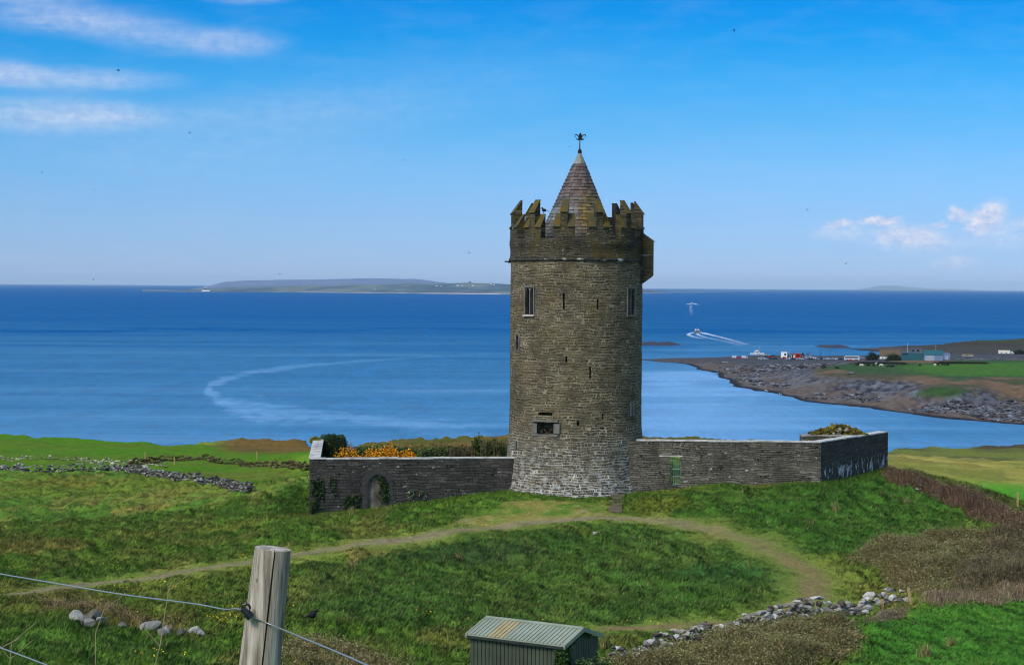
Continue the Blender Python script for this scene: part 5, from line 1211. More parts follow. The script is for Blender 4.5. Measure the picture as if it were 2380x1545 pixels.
roof_s = fr_.build('roof', m_shr, shed); fp.build('roof_panel', m_shp, roof_s)
f = MB(); f.prism([rpt(-.01, SG / 2 - .1, .04), rpt(-.01, SG / 2, .04), rpt(-.01, SG / 2 + .1, .04), rpt(-.01, SG / 2 + .1, .065), rpt(-.01, SG / 2, .075), rpt(-.01, SG / 2 - .1, .065)], None, (SL + .02, 0, 0)); f.build('ridge_cap', m_shr, roof_s)
f = MB()
for x in (-.03, SL - .03):
    f = MB(); f.prism([rpt(x, -.02, -.09), rpt(x, SG / 2, -.09), rpt(x, SG + .02, -.09), rpt(x, SG + .02, .05), rpt(x, SG / 2, .05), rpt(x, -.02, .05)], None, (.06, 0, 0)); f.build('barge_board', m_shr, roof_s)
f = MB(); f.box(.04, SL - .04, -.05, .02, ze - .10, ze - .02); f.build('gutter', simple('dark_trim', lin(44, 50, 44), rough=.5), shed)
# ivy on its corner
pts_ = []
for _ in range(1500):
    t = random.random()
    if t < .5: q = (SL - ov + .03 + random.uniform(0, .1), random.uniform(0, .55) * random.random() ** .6 + .05, random.uniform(.2, ze))
    elif t < .8: q = (SL - random.uniform(.0, .38), ov - .04 - random.uniform(0, .08), random.uniform(.2, ze - .05))
    else:
        y = random.uniform(0, SG * .75); q = (SL - ov + .04, y, ze + rise * (1 - abs(y - SG / 2) / (SG / 2)) - .08 - abs(random.gauss(0, .07)))
    pts_.append(shed.matrix_basis.copy() @ Vector(q) if False else Matrix.Rotation(sa_, 3, 'Z') @ Vector(q) + Vector(shed.location))
pts_ = np.array([tuple(p) for p in pts_]); plant_obj('ivy', [leaves(pts_, .06, [(66, 92, 40), (84, 112, 54), (50, 74, 32)] + IVY + [(96, 116, 70)])], tuple(e0), 'ivy growing up the front corner of the metal shed', 'ivy')
p = Vector(e0) + Vector((gdir.x, gdir.y, 0)) * .9 + Vector((math.cos(sa_), math.sin(sa_), 0)) * .7
bush('fern_bush', (p.x, p.y, zE - 1.35), (.75, .6, .85), [(60, 84, 40), (76, 98, 50), (44, 62, 30)], 'green ferny bush against the dark gable of the shed', 'bush', 2200, .06, lump=.5)

# ------------------------------------------------------------------ fence post with wires
m_post, Np, bp_, _ = new_mat('weathered_timber'); tcp = Np.n('ShaderNodeTexCoord').outputs['Object']
gr1 = Np.noise(Np.scalev(tcp, (60, 60, 2.2)), 1.0, 5, .65); gr2 = Np.noise(Np.scalev(tcp, (24, 24, 1.3)), 1.0, 4, .6); kn = Np.noise(Np.scalev(tcp, (34, 34, 14)), 1.0, 2, .5)
cp_ = Np.ramp(gr1, [(.28, lin(88, 80, 68)), (.42, lin(150, 138, 120)), (.58, lin(190, 180, 162)), (.8, lin(214, 206, 190))])
cp_ = Np.mix(Np.ramp(gr2, [(.40, .75), (.52, 0)]), cp_, lin(96, 84, 68)); cp_ = Np.mix(Np.ramp(kn, [(.70, 0), (.76, .85)]), cp_, lin(66, 52, 40))
cp_ = Np.mix(Np.ramp(Np.noise(Np.scalev(tcp, (9, 9, 3)), 1.0, 3), [(.55, 0), (.7, .5)]), cp_, lin(150, 148, 134))
Np.nt.links.new(cp_, bp_.inputs['Base Color']); bp_.inputs['Roughness'].default_value = .85
bnp = Np.n('ShaderNodeBump', inp={'Strength': .9, 'Distance': .006, 'Height': gr1}); Np.nt.links.new(bnp.outputs[0], bp_.inputs['Normal'])
PT = P(634.5, 1274, 5.5); PB0 = P(603.5, 1545, 5.5); pdir = (PT - PB0) / np.linalg.norm(PT - PB0)
zg = gz(PB0[0], 5.5); kk = (PT[2] - zg) / pdir[2]; PBt = PT - pdir * (kk + .3); rT = 42 / F * 5.5; rB = 48 / F * 5.5
post = thing('fence_post', 'leaning round weathered timber fence post in the left foreground', 'post', tuple(PBt))
f = MB(); Lp = float(np.linalg.norm(PT - PBt)); n_ = 40; NR = 46
zq = Vector(pdir).to_track_quat('Z', 'Y').to_matrix()
view = Vector((-PT[0], -PT[1], 0)).normalized(); lv = zq.transposed() @ view; va = math.atan2(lv.y, lv.x)
ca_ = va + math.asin(.12)      # the drying crack faces the camera, a little right of the middle
vs = []; 
for k in range(NR + 1):
    t = k / NR; r_ = rT + (rB - rT) * min(1.3, (1 - t) * Lp / .34)
    off = .10 * (1 - t) * Lp / .35
    for i in range(n_):
        a = ca_ + off * .0 + 2 * math.pi * i / n_
        rr = r_ * (1 + .02 * mnoise.noise(Vector((math.cos(a) * 2, math.sin(a) * 2, t * 5))) + .008 * mnoise.noise(Vector((math.cos(a) * 9, math.sin(a) * 9, t * 3))))
        vs.append((rr * math.cos(a), rr * math.sin(a), Lp * t))
    w2 = .07 + .02 * mnoise.noise(Vector((0, 0, t * 9)))
    b0 = len(vs) - n_
    vs[b0] = (r_ * .25 * math.cos(ca_), r_ * .25 * math.sin(ca_), Lp * t)       # bottom of the crack
    for i, s in ((1, 1), (n_ - 1, -1)): a = ca_ + s * w2 * .75; vs[b0 + i] = (r_ * math.cos(a), r_ * math.sin(a), Lp * t)
fs = [(k * n_ + i, k * n_ + (i + 1) % n_, (k + 1) * n_ + (i + 1) % n_, (k + 1) * n_ + i) for k in range(NR) for i in range(n_)]
fs += [tuple(range(n_ - 1, -1, -1)), tuple(range(NR * n_, NR * n_ + n_))]
f.add([zq @ Vector(v) for v in vs], fs); shaft_p = f.build('shaft', m_post, post, recalc=False)
PBv = Vector(PBt)
wire_m = simple('galvanised_wire', lin(150, 158, 156), rough=.4, metal=.6, var=.1); ins_m = simple('black_insulator', lin(34, 36, 42), rough=.35, var=.15)
iu, iv = 574, 1421; yI = 5.5 - rT - .012
f = MB(); a = Vector(P(563, 1413, yI)) - PBv; b_ = Vector(P(584, 1434, yI - .004)) - PBv
f.tube([a, a.lerp(b_, .45), a.lerp(b_, .5), b_], [.009, .010, .0125, .0125], 10); c_ = Vector(P(572, 1412, yI)) - PBv
f.tube([c_ + Vector((.012 * math.cos(w_), .0, .012 * math.sin(w_))) for w_ in np.linspace(0, 2 * math.pi, 9)], .0035, 6)
c2_ = Vector(P(580, 1424, 5.5 - rT * .6)) - PBv; f.tube([a.lerp(b_, .5), c2_], .006, 6)
f.build('insulator', ins_m, post)
def wire(label, pts3, rad=.0024):
    o0 = Vector(pts3[0]); fine_ = []
    P3 = [Vector(p) for p in pts3]
    for i in range(len(P3) - 1):
        p0 = P3[max(0, i - 1)]; p1 = P3[i]; p2 = P3[i + 1]; p3 = P3[min(len(P3) - 1, i + 2)]
        for k in range(6):
            t = k / 6; fine_.append(.5 * ((2 * p1) + (-p0 + p2) * t + (2 * p0 - 5 * p1 + 4 * p2 - p3) * t * t + (-p0 + 3 * p1 - 3 * p2 + p3) * t ** 3))
    fine_.append(P3[-1]); f = MB(); f.tube([p - o0 for p in fine_], rad, 6); o = f.build('fence_wire', wire_m, smooth=True); o.location = o0
    return tag(o, label, 'wire', 'fence wires')
wire('upper strand of plain fence wire sagging in from the left to the post', [P(-160, 1306, 6.6), P(0, 1333, 6.4), P(112, 1352, 6.2), P(280, 1380, 6.0), P(455, 1403, 5.7), P(520, 1415, 5.6), P(545, 1414, 5.5), P(566, 1416, yI)])
wire('strand of fence wire running from the insulator down to the lower right', [P(582, 1432, yI - .003), P(640, 1455, yI - .01), P(700, 1480, 5.2), P(780, 1513, 5.0), P(860, 1548, 4.8), P(960, 1594, 4.5)])
wire('lower strand of fence wire in the bottom left corner', [P(-160, 1448, 6.6), P(0, 1504, 6.3), P(112, 1546, 6.1), P(250, 1600, 5.8)])
# stakes
m_stake = simple('raw_stake', lin(164, 136, 92), var=.25, scale=6)
for (u0, v0, u1, v1, lab) in [(2119, 1409, 2111, 1366, 'leaning light wooden stake at the right end of the tumbled wall'), (2051, 1412, 2050, 1392, 'short wooden stake against the tumbled wall')]:
    p = Pg(u0, v0); q = P(u1, v1, p[1]); f = MB(); d = Vector(q - p); w_ = .065
    f.prism([(-w_, -w_, -.15), (w_, -w_, -.15), (w_, w_, -.15), (-w_, w_, -.15)], None, d + Vector((0, 0, .15))); o = f.build('wooden_stake', m_stake, loc=tuple(p)); tag(o, lab, 'stake', 'wooden stakes by the tumbled wall')
for i, (u, v, h, lab) in enumerate([(337, 1066, .9, 'thin field post standing left of the overgrown bank'), (405, 1079, .9, 'thin field post on the bend of the overgrown bank'), (597, 1068, 1.1, 'thin field post on the far green field edge'), (2365, 1176, 1.0, 'single pale post in the bright green field on the right')]):
    p = Pg(u, v); f = MB(); f.box(-.06, .06, -.06, .06, -.2, h); f.box(-.062, .062, -.062, .062, h + .001, h + .02); o = f.build('field_post', m_stake, loc=tuple(p)); tag(o, lab, 'post')

# dead weed stems close to the camera
for pix, Y, lab in [([(352, 1575), (372, 1500), (384, 1420), (392, 1372), (398, 1352)], 26, 'tall thin dead weed stem in front of the loose rocks'), ([(-30, 1520), (4, 1504), (30, 1490), (46, 1481)], 14, 'bare twig poking in at the lower left edge'), ([(22, 1570), (24, 1530), (27, 1494)], 15, 'short upright dead stem in the bottom left corner'), ([(222, 1470), (240, 1420), (252, 1396)], 40, 'forked dead stalk above the left rock pile')]:
    p = [P(u, v, Y) for u, v in pix]; o0 = Vector(p[0]); o0.z = min(o0.z, sz(o0.x, o0.y)); f = MB(); f.tube([Vector(q) - o0 for q in ([tuple(o0)] + [tuple(q) for q in p])], .0032 * Y / 14, 5)
    k = Vector(p[-2]) - o0; f.tube([k, k + Vector((.012 * Y, 0, .010 * Y))], .0018 * Y / 14, 4); f.tube([Vector(p[1]) - o0, Vector(p[1]) - o0 + Vector((-.01 * Y, 0, .011 * Y))], .0018 * Y / 14, 4)
    o = f.build('dead_stem', simple('dead_stem', lin(150, 132, 100), var=.2)); o.location = o0; tag(o, lab, 'stem', 'dead weed stems')
# ------------------------------------------------------------------ harbour
def paint(name, c, rough=.4): return simple(name, lin(*c), rough=rough, var=.06, scale=.5, spec=.4)
m_white = paint('white_paint', (196, 198, 198)); m_glass = simple('dark_window', lin(24, 28, 36), rough=.2, spec=.5, var=.1); m_tyre = simple('tyre', lin(24, 24, 26), rough=.9)
m_red = paint('red_paint', (176, 32, 30)); m_grey = paint('silver_paint', (148, 154, 162)); m_navy = paint('dark_paint', (34, 38, 52)); m_teal = simple('teal_cladding', lin(36, 84, 92), rough=.6, var=.1, scale=.3); m_bluegrey = simple('pale_blue_cladding', lin(104, 122, 146), rough=.6, var=.08, scale=.3); m_beige = paint('beige_paint', (196, 186, 160))
def face_cam(x, y, extra=0): return math.atan2(y, x) - math.pi / 2 + extra
def car_mesh(body_mat):
    f = MB(); L, W = 4.2, 1.75
    prof = [(-L / 2, .35), (L / 2, .35), (L / 2, .75), (L / 2 - .9, .92), (L / 2 - 1.55, 1.42), (-L / 2 + .75, 1.46), (-L / 2 + .12, .98), (-L / 2, .8)]
    f.prism([(x, -W / 2, z) for x, z in prof], None, (0, W, 0))
    f.mi = 1; wp = [(L / 2 - 1.02, .95), (L / 2 - 1.62, 1.36), (-L / 2 + .82, 1.39), (-L / 2 + .35, .98)]
    for y in (-W / 2 - .012, W / 2 + .004): f.prism([(x, y, z) for x, z in wp], None, (0, .008, 0))
    f.mi = 2
    for x in (-1.3, 1.35):
        for y in (-W / 2 - .03, W / 2 - .17):
            f.M = Matrix.Translation((x, y, .33)); f.prism([(.33 * math.cos(a), 0, .33 * math.sin(a)) for a in np.linspace(0, 2 * math.pi, 11)[:-1]], None, (0, .2, 0)); f.M = None
    return f.build('parked_car', [body_mat, m_glass, m_tyre])
protos = {}
def put_car(u, v, mk, rot, label):
    mm = {'w': m_white, 's': m_grey, 'd': m_navy, 'r': m_red}[mk]
    if mk not in protos: o = protos[mk] = car_mesh(mm)
    else: o = protos[mk].copy(); COL.objects.link(o)
    p = Ps(u, v); o.location = (p[0], p[1], p[2] + .02); o.rotation_euler.z = face_cam(p[0], p[1], rot)
    return tag(o, label, 'car', 'cars parked at the harbour')
CARS = [(1717, 833, 'r', .1, 'dark red car parked between two white vans near the pier'), (1768, 835, 'w', .2, 'white car first in the middle group beside the shore'), (1775, 833, 's', .2, 'silver car just right of the first white car'), (1783, 831, 'd', .0, 'dark car beside the pale red one'), (1790, 831, 'r', .3, 'pale red car in the middle of the car park'), (1797, 829, 'd', 0, 'dark car right behind the pale red one'), (1802, 835, 'd', .2, 'dark car alone on the near edge of the gravel'),
        (1781, 836, 's', .3, 'grey car on the near edge below the dark one'), (1790, 835.5, 'd', .2, 'dark car low at the edge below the pale red one'), (1762, 826, 'w', .3, 'white car at the foot of the moored boat'), (1775, 825.5, 'w', 0, 'white car right of the moored boat'), (1783, 827, 's', 0, 'silver car behind the middle group'), (1791, 825.5, 'd', .2, 'dark car on the skyline behind the red one'),
        (1824, 833, 'r', 0, 'red car in front of the white cabin'), (1832, 836, 's', .4, 'silver car left of the red kiosk, nearest the grass'), (1838.5, 835, 'w', .5, 'white car below the left of the red kiosk'), (1844, 836, 'd', .4, 'dark car below the red kiosk'), (1856, 836.5, 's', .4, 'silver car below the right of the red kiosk'), (1862, 836, 'w', .5, 'white car right below the red kiosk'), (1868, 835, 's', .5, 'second silver car right of the red kiosk'),
        (1873, 834, 'w', .3, 'white car in front of the small blue hut'), (1879, 834, 's', .2, 'silver car below the small blue hut'), (1884, 836, 'd', .3, 'dark car nearest the grass below the hut'), (1889, 833, 'w', .2, 'large white car right of the hut'), (1895, 833.5, 'w', .2, 'second white car right of the hut'), (1901, 835.5, 's', .3, 'silver car in the middle of the long row'), (1911, 836, 'd', .3, 'dark car in the long row'), (1919, 836, 's', .4, 'silver car after the dark one in the long row'), (1926, 836, 'w', .4, 'white car in the long row left of the coach'), (1932, 836, 's', .3, 'silver car after the white one near the coach'), (1940, 836, 's', .4, 'grey car third left of the coach'), (1947, 836.5, 'w', .4, 'white car second left of the coach'), (1953, 836.5, 'd', .4, 'dark car directly left of the coach'), (1978, 839.5, 'r', .1, 'dark red car in front of the coach'), (2006, 833, 's', .2, 'silver car right of the coach'), (2014, 832.5, 'd', .1, 'dark car by the dark bush'), (2352, 823, 'w', 0, 'white car beside the far right white house')]
for c in CARS: put_car(*c)
def van(u, v, label, L=5.2, mat=m_white):
    p = Ps(u, v); r = thing('van', label, 'van', (p[0], p[1], p[2] + .02), 'vans at the harbour', face_cam(p[0], p[1], .2))
    f = MB(); f.prism([(-L / 2, -1, .4), (L / 2, -1, .4), (L / 2, -1, 1.1), (L / 2 - .5, -1, 1.3), (L / 2 - 1.0, -1, 2.3), (-L / 2, -1, 2.35)], None, (0, 2, 0)); f.build('body', mat, r)
    f = MB(); f.prism([(L / 2 - .62, -1.02, 1.3), (L / 2 - 1.05, -1.02, 2.1), (L / 2 - 1.9, -1.02, 2.1), (L / 2 - 1.9, -1.02, 1.3)], None, (0, 2.04, 0)); f.build('window', m_glass, r)
    for x in (-1.6, 1.6):
        f = MB(); f.prism([(x + .36 * math.cos(a), -1.03, .36 + .36 * math.sin(a)) for a in np.linspace(0, 6.283, 11)[:-1]], None, (0, 2.06, 0)); f.build('wheel', m_tyre, r)
van(1708.5, 833, 'cream white van left of the dark red car'); van(1731, 833, 'white van right of the dark red car'); van(1697, 828, 'white van with a raised roof furthest out on the pier', 6); van(1774.5, 826, 'small white van on the pier skyline right of the moored boat', 4.4)
# coach
p = Ps(1979.6, 837.5); bus = thing('coach', 'long white coach parked at the right end of the car park', 'coach', (p[0], p[1], p[2] + .05), rz=face_cam(p[0], p[1], .12))
L = 12.2
f = MB(); f.prism([(-L / 2, -1.25, .45), (L / 2, -1.25, .45), (L / 2, -1.25, 3.3), (L / 2 - .4, -1.25, 3.6), (-L / 2 + .9, -1.25, 3.6), (-L / 2 + .05, -1.25, 2.2)], None, (0, 2.5, 0)); f.build('body', m_white, bus)
f = MB(); f.prism([(-L / 2 + .5, -1.27, 1.9), (L / 2 - .9, -1.27, 1.9), (L / 2 - .9, -1.27, 2.95), (-L / 2 + .9, -1.27, 2.95)], None, (0, 2.54, 0)); f.build('window', m_glass, bus)
f = MB(); f.prism([(-L / 2 - .01, -1.1, 1.3), (-L / 2 + .06, -1.1, 2.2), (-L / 2 + .62, -1.1, 3.15), (-L / 2 + .55, -1.1, 3.15)], None, (0, 2.2, 0)); f.build('windscreen', m_glass, bus)
for x in (-3.6, 2.6, 3.9):
    f = MB(); f.prism([(x + .5 * math.cos(a), -1.28, .5 + .5 * math.sin(a)) for a in np.linspace(0, 6.283, 13)[:-1]], None, (0, 2.56, 0)); f.build('wheel', m_tyre, bus)
# buildings, given by pixel width and height
def shed_b(name, label, u0, u1, vb, vt, wall, roof_m, depth=6, gable='x', roofh=.25, door=None, win=(), cat='building', flat=False, group='harbour buildings'):
    a = Ps((u0 + u1) / 2, vb); Y = a[1]; w_ = (u1 - u0) / F * Y; h = (vb - vt) / F * Y
    r = thing(name, label, cat, (a[0], a[1], a[2] - .1), group, face_cam(a[0], a[1]))
    hw = w_ / 2; he = h * (1 - roofh) if not flat else h
    f = MB(); f.box(-hw, hw, 0, depth, -.5, he)
    if gable == 'y': f.prism([(-hw, 0, he), (hw, 0, he), (0, 0, h - .12)], None, (0, depth, 0))
    elif not flat: f.prism([(-hw, 0, he), (-hw, depth, he), (-hw, depth / 2, h - .12)], None, (2 * hw, 0, 0))
    f.build('wall', wall, r)
    f = MB()
    if flat: f.box(-hw - .15, hw + .15, -.15, depth + .15, he + .003, he + .25)
    elif gable == 'y':
        for s in (-1, 1): f.prism([(s * (hw + .2), -.2, he - .05), (0, -.2, h), (0, -.2, h - .14), (s * (hw + .2), -.2, he - .22)], None, (0, depth + .4, 0))
    else:
        f.prism([(-hw - .15, -.2, he - .05), (-hw - .15, depth / 2, h), (-hw - .15, depth / 2, h - .12), (-hw - .15, -.2, he - .2)], None, (2 * hw + .3, 0, 0)); f.prism([(-hw - .15, depth + .2, he - .05), (-hw - .15, depth / 2 + .003, h), (-hw - .15, depth / 2 + .003, h - .12), (-hw - .15, depth + .2, he - .2)], None, (2 * hw + .3, 0, 0))
    f.build('roof', roof_m, r)
    for (x0, x1, z0, z1) in win:
        f = MB(); f.box(-hw + x0 * w_, -hw + x1 * w_, -.05, .05, z0 * h, z1 * h); f.build('window', m_glass, r)
    if door: f = MB(); f.box(-hw + door[0] * w_, -hw + door[1] * w_, -.06, .05, 0, door[2] * h); f.build('door', door[3], r)
    return r
m_roofb = simple('brown_roof', lin(92, 76, 56), var=.2, scale=.6); m_slate2 = simple('grey_roof', lin(84, 92, 100), var=.15, scale=.5); m_rend = simple('white_render', lin(226, 226, 218), var=.06, scale=.4)
shed_b('cabin', 'white flat roofed cabin at the left end of the harbour huts', 1815, 1829, 831, 817.5, m_rend, m_white, 3, flat=True, win=[(.55, .85, .4, .75)])
shed_b('cabin', 'narrow grey cabin right of the white cabin', 1830.5, 1836, 830, 819, m_bluegrey, m_grey, 3, flat=True, door=(.3, .7, .7, m_navy))
shed_b('kiosk', 'cream and brown kiosk left of the red kiosk', 1839, 1851, 831.5, 821, m_beige, m_roofb, 4, door=(.1, .35, .7, m_navy))
shed_b('kiosk', 'bright red ticket kiosk in the middle of the harbour', 1848, 1861.5, 834.5, 821.5, m_red, m_red, 4, flat=True, win=[(.25, .75, .45, .8)])
shed_b('hut', 'dark round topped hut right of the red kiosk', 1862.5, 1869.5, 834, 818.5, m_navy, m_navy, 4, gable='y', roofh=.4, door=(.3, .6, .55, m_grey))
shed_b('hut', 'small pale blue hut with a leaning dark roof', 1872, 1887, 830, 819, m_bluegrey, m_navy, 4, gable='y', roofh=.5, win=[(.3, .5, .35, .6)])
shed_b('cottage', 'white gabled cottage with a brown roof behind the dark hedge', 2045, 2092, 834, 813, m_rend, m_roofb, 7, roofh=.72, win=[(.1, .14, .05, .2)], cat='house')
shed_b('depot_shed', 'teal green depot building with a mast in front', 2096, 2146, 837, 820, m_teal, m_slate2, 12, flat=True, win=[(.02, .3, .75, .9)])
shed_b('depot_shed', 'dark plant room on the teal depot roof', 2116, 2143, 825, 811, m_slate2, m_slate2, 6, flat=True, win=[(.1, .35, .5, .8), (.55, .75, .5, .85)])
shed_b('depot_shed', 'wide pale blue shed with a teal roof slope', 2148, 2191, 838, 814, m_bluegrey, m_teal, 14, roofh=.42, door=(.08, .55, .5, m_grey))
shed_b('depot_shed', 'small grey blue shed at the right end of the depot', 2193, 2208, 836, 819, m_bluegrey, m_bluegrey, 8, gable='y', roofh=.2, door=(.3, .7, .5, m_grey))
shed_b('bungalow', 'pale roofed bungalow far right behind the fields', 2321, 2347, 821.5, 814, m_rend, m_beige, 8, roofh=.5, win=[(.2, .32, .15, .4), (.6, .72, .15, .4)], cat='house')
shed_b('bungalow', 'small white house beside the white car far right', 2347, 2356, 823, 816, m_rend, m_slate2, 6, gable='y', roofh=.5, win=[(.4, .6, .2, .45)], cat='house')
shed_b('bungalow', 'low yellowish farm building on the gravel right of the depot', 2236, 2262, 827, 822, m_beige, m_roofb, 6, roofh=.4, win=[(.4, .5, .2, .5)], cat='house')
shed_b('pier_wall', 'sloping brown storm wall rising at the end of the pier', 1700, 1757, 826, 819, simple('pier_concrete', lin(112, 98, 90), var=.2, scale=.3), simple('pier_cap', lin(64, 62, 68), var=.2), 3, flat=True, cat='pier')
shed_b('pier_wall', 'short stone block at the tip of the storm wall', 1754, 1759, 822, 814.5, simple('pier_concrete_pale', lin(140, 116, 92), var=.2, scale=.3), m_slate2, 3, flat=True, cat='pier')
# masts
for (u, vb, vt, lab) in [(2109, 836, 797, 'tall pale mast in front of the teal depot'), (2175, 822, 803, 'thin mast behind the pale blue shed'), (2024, 826, 813, 'short pole above the dark bush'), (1864, 826, 813.5, 'thin pole beside the round topped hut'), (1840, 824, 816, 'short pole on the skyline left of the red kiosk'), (1929, 832, 812, 'slender pole among the parked cars'), (1907, 832, 811, 'slender pole left of the long car row middle')]:
    p = Ps(u, vb); h = (vb - vt) / F * p[1]; f = MB(); f.tube([(0, 0, -.4), (0, 0, h)], [.16, .09], 6); f.box(-.5, .5, -.05, .05, h * .93, h * .93 + .09); o = f.build('mast', m_white if 'pale' in lab else m_navy, loc=tuple(p)); tag(o, lab, 'mast', 'masts and poles at the harbour')
# moored boat with masts
p = Pz(1759, 824, ZSEA); bt = thing('moored_boat', 'white boat with thin masts tied up behind the pier', 'boat', (p[0], p[1], ZSEA), rz=face_cam(p[0], p[1]))
def hull(f, L, B, H, z0=-.4, bow=.35):
    n_ = 9; vs = []
    for i in range(n_):
        t = i / (n_ - 1); w_ = B / 2 * min(1, (1 - t) / bow) ** .6 if t > 1 - bow else B / 2; x = -L / 2 + L * t
        vs += [(x, -w_, H + .25 * H * t * t), (x, -w_ * .75, z0), (x, w_ * .75, z0), (x, w_, H + .25 * H * t * t)]
    fs = [(0, 1, 2, 3)]
    for i in range(n_ - 1):
        for k in range(4): j = (k + 1) % 4; fs.append((4 * i + k, 4 * i + j, 4 * i + 4 + j, 4 * i + 4 + k))
    fs.append(tuple(4 * (n_ - 1) + i for i in (3, 2, 1, 0)))
    f.add(vs, fs)
f = MB(); hull(f, 13, 4.2, 1.6); f.build('hull', m_white, bt)
f = MB(); f.prism([(-3, -1.5, 1.6), (3, -1.5, 1.6), (2.2, -1.5, 3.0), (.5, -1.5, 4.4), (-.8, -1.5, 4.4), (-2.2, -1.5, 3.0)], None, (0, 3, 0)); f.build('cabin', m_white, bt)
f = MB(); f.box(-1.8, 2.0, -1.53, 1.53, 2.2, 2.8); f.build('window', m_glass, bt)
for x, h in ((-2.5, 8.5), (1.6, 9.0), (2.6, 8.2)): f = MB(); f.tube([(x, 0, 1.5), (x, 0, h)], .09, 6); f.build('mast', m_grey, bt)
# bushes and low hedges of the harbour
for (u0, u1, vb, vt, lab, pal) in [(2014, 2040, 837, 818, 'dark rounded bush right of the coach', [(40, 46, 36), (54, 62, 44)]), (2056, 2098, 838, 821, 'dark green hedge in front of the brown roofed cottage', [(42, 52, 34), (58, 68, 40)]), (2038, 2046, 832, 824, 'small dark bush left of the white cottage gable', [(38, 44, 34), (50, 58, 40)]), (2356, 2384, 823, 813, 'dark tree clump by the far right white house', [(34, 42, 32), (48, 58, 42)])]:
    a = Ps((u0 + u1) / 2, vb); Y = a[1]; bush('bush', tuple(a - np.array([0, 0, .3])), ((u1 - u0) / 2 / F * Y, 2.5, (vb - vt) / F * Y), pal, lab, 'bush', 1200, .42, lump=.3, group='bushes at the harbour', core=(24, 28, 22))
for (u0, u1, v, lab) in [(1990, 2110, 846, 'dark field hedge above the grazing cattle on the left'), (2175, 2300, 845.5, 'dark field hedge above the grazing cattle on the right')]:
    a = Ps(u0, v); b_ = Ps(u1, v); c = (a + b_) / 2; bush('field_hedge', tuple(c - np.array([0, 0, .3])), (float(np.hypot(*(b_ - a)[:2])) / 2, 1.2, 1.7), [(38, 46, 30), (56, 60, 38), (66, 60, 44)], lab, 'hedge', 1600, .4, boxy=4, rot=math.atan2(b_[1] - a[1], b_[0] - a[0]), core=(26, 30, 20))
p = Ps(1978, 870); o = stone_mass('boulder', [(p[0], p[1], p[2] + 1.0, 3.2, .75)], [(110, 104, 98)], sub=ICO2, origin=p); o.location = tuple(p); tag(o, 'large grey boulder at the left end of the cattle field', 'boulder')
# cattle
def cow_mesh(mat, patch=None):
    f = MB(); body = [(-1.05, 1.05, .30), (-.8, 1.1, .40), (-.2, 1.02, .44), (.4, 1.05, .42), (.8, 1.15, .36), (1.1, 1.12, .26), (1.35, .9, .17), (1.6, .62, .15), (1.78, .5, .09)]
    n_ = 8; vs = []
    for x, z, r in body:
        for k in range(n_): a = 2 * math.pi * k / n_; vs.append((x, r * .72 * math.cos(a), z + r * math.sin(a)))
    fs = [tuple(range(n_ - 1, -1, -1)), tuple(range((len(body) - 1) * n_, len(body) * n_))]
    for i in range(len(body) - 1):
        for k in range(n_): l = (k + 1) % n_; fs.append((i * n_ + k, i * n_ + l, i * n_ + n_ + l, i * n_ + n_ + k))
    f.add(vs, fs)
    for x, kx in ((-.85, -.06), (.75, .05)):
        for y in (-.2, .2): f.tube([(x, y, 1.0), (x + kx, y, .5), (x, y, .0)], [.17, .09, .07], 6)
    f.tube([(-1.05, 0, 1.25), (-1.2, 0, .9), (-1.18, 0, .4)], [.05, .035, .05], 5)
    for s in (-1, 1): f.tube([(1.42, s * .12, .92), (1.4, s * .3, .96)], [.05, .02], 5); f.tube([(1.45, s * .08, 1.0), (1.46, s * .18, 1.16)], [.03, .01], 5)
    return f.build('cow', mat)
m_black = simple('black_hide', lin(26, 24, 24), rough=.8); m_cream = simple('pale_hide', lin(206, 196, 168), rough=.8)
cows = {}
WH = ['beside the left end of the field hedge', 'lying lowest of the first pair', 'next to the pale one', 'in the upper middle of the field', 'grazing just below the hedge gap', 'near the centre of the field', 'close to the hedge end', 'leftmost of the middle pair', 'right of the middle pair', 'high against the hedge', 'alone under the hedge gap', 'in the right half of the field', 'near the right hedge', 'right of the pale right hand one', 'in the dark right hand pair', 'furthest right in the field']
for i, (u, v, k) in enumerate([(1993, 851, 'b'), (2002, 851.5, 'c'), (2018, 852, 'b'), (2031, 852, 'b'), (2037, 848, 'c'), (2043, 849.5, 'b'), (2048, 851.5, 'c'), (2066, 854, 'b'), (2075, 854, 'b'), (2083, 849, 'b'), (2100, 849.5, 'b'), (2138, 851.5, 'b'), (2173, 851, 'c'), (2179, 851, 'b'), (2192, 850.5, 'b'), (2202, 851, 'b')]):
    if k not in cows: o = cows[k] = cow_mesh(m_black if k == 'b' else m_cream)
    else: o = cows[k].copy(); COL.objects.link(o)
    p = Ps(u, v); o.location = (p[0], p[1], p[2] - .03); o.rotation_euler.z = random.uniform(0, 6.28); o.scale = (1.15,) * 3
    tag(o, ('black' if k == 'b' else 'pale cream') + ' cow grazing ' + WH[i], 'cow', 'cattle in the far green field')
WL = ['leftmost of the close group by the rocks', 'second of the close group by the rocks', 'in the middle of the close group by the rocks', 'fourth of the close group by the rocks', 'rightmost of the close group by the rocks', 'large and dark left of the boulder', 'directly left of the boulder', 'between the lone dark one and the boulder', 'at the foot of the boulder']
for i, (u, v) in enumerate([(1852, 857), (1856, 857), (1861, 857), (1866.5, 856.5), (1872, 856), (1891, 857.5), (1911, 857), (1918, 856.5), (1945, 858)]):
    o = cows['b'].copy(); COL.objects.link(o); p = Ps(u, v); o.location = (p[0], p[1], p[2] - .03); o.rotation_euler.z = random.uniform(0, 6.28); o.scale = (1.1,) * 3; tag(o, 'black cow standing ' + WL[i], 'cow', 'cattle near the rocks')

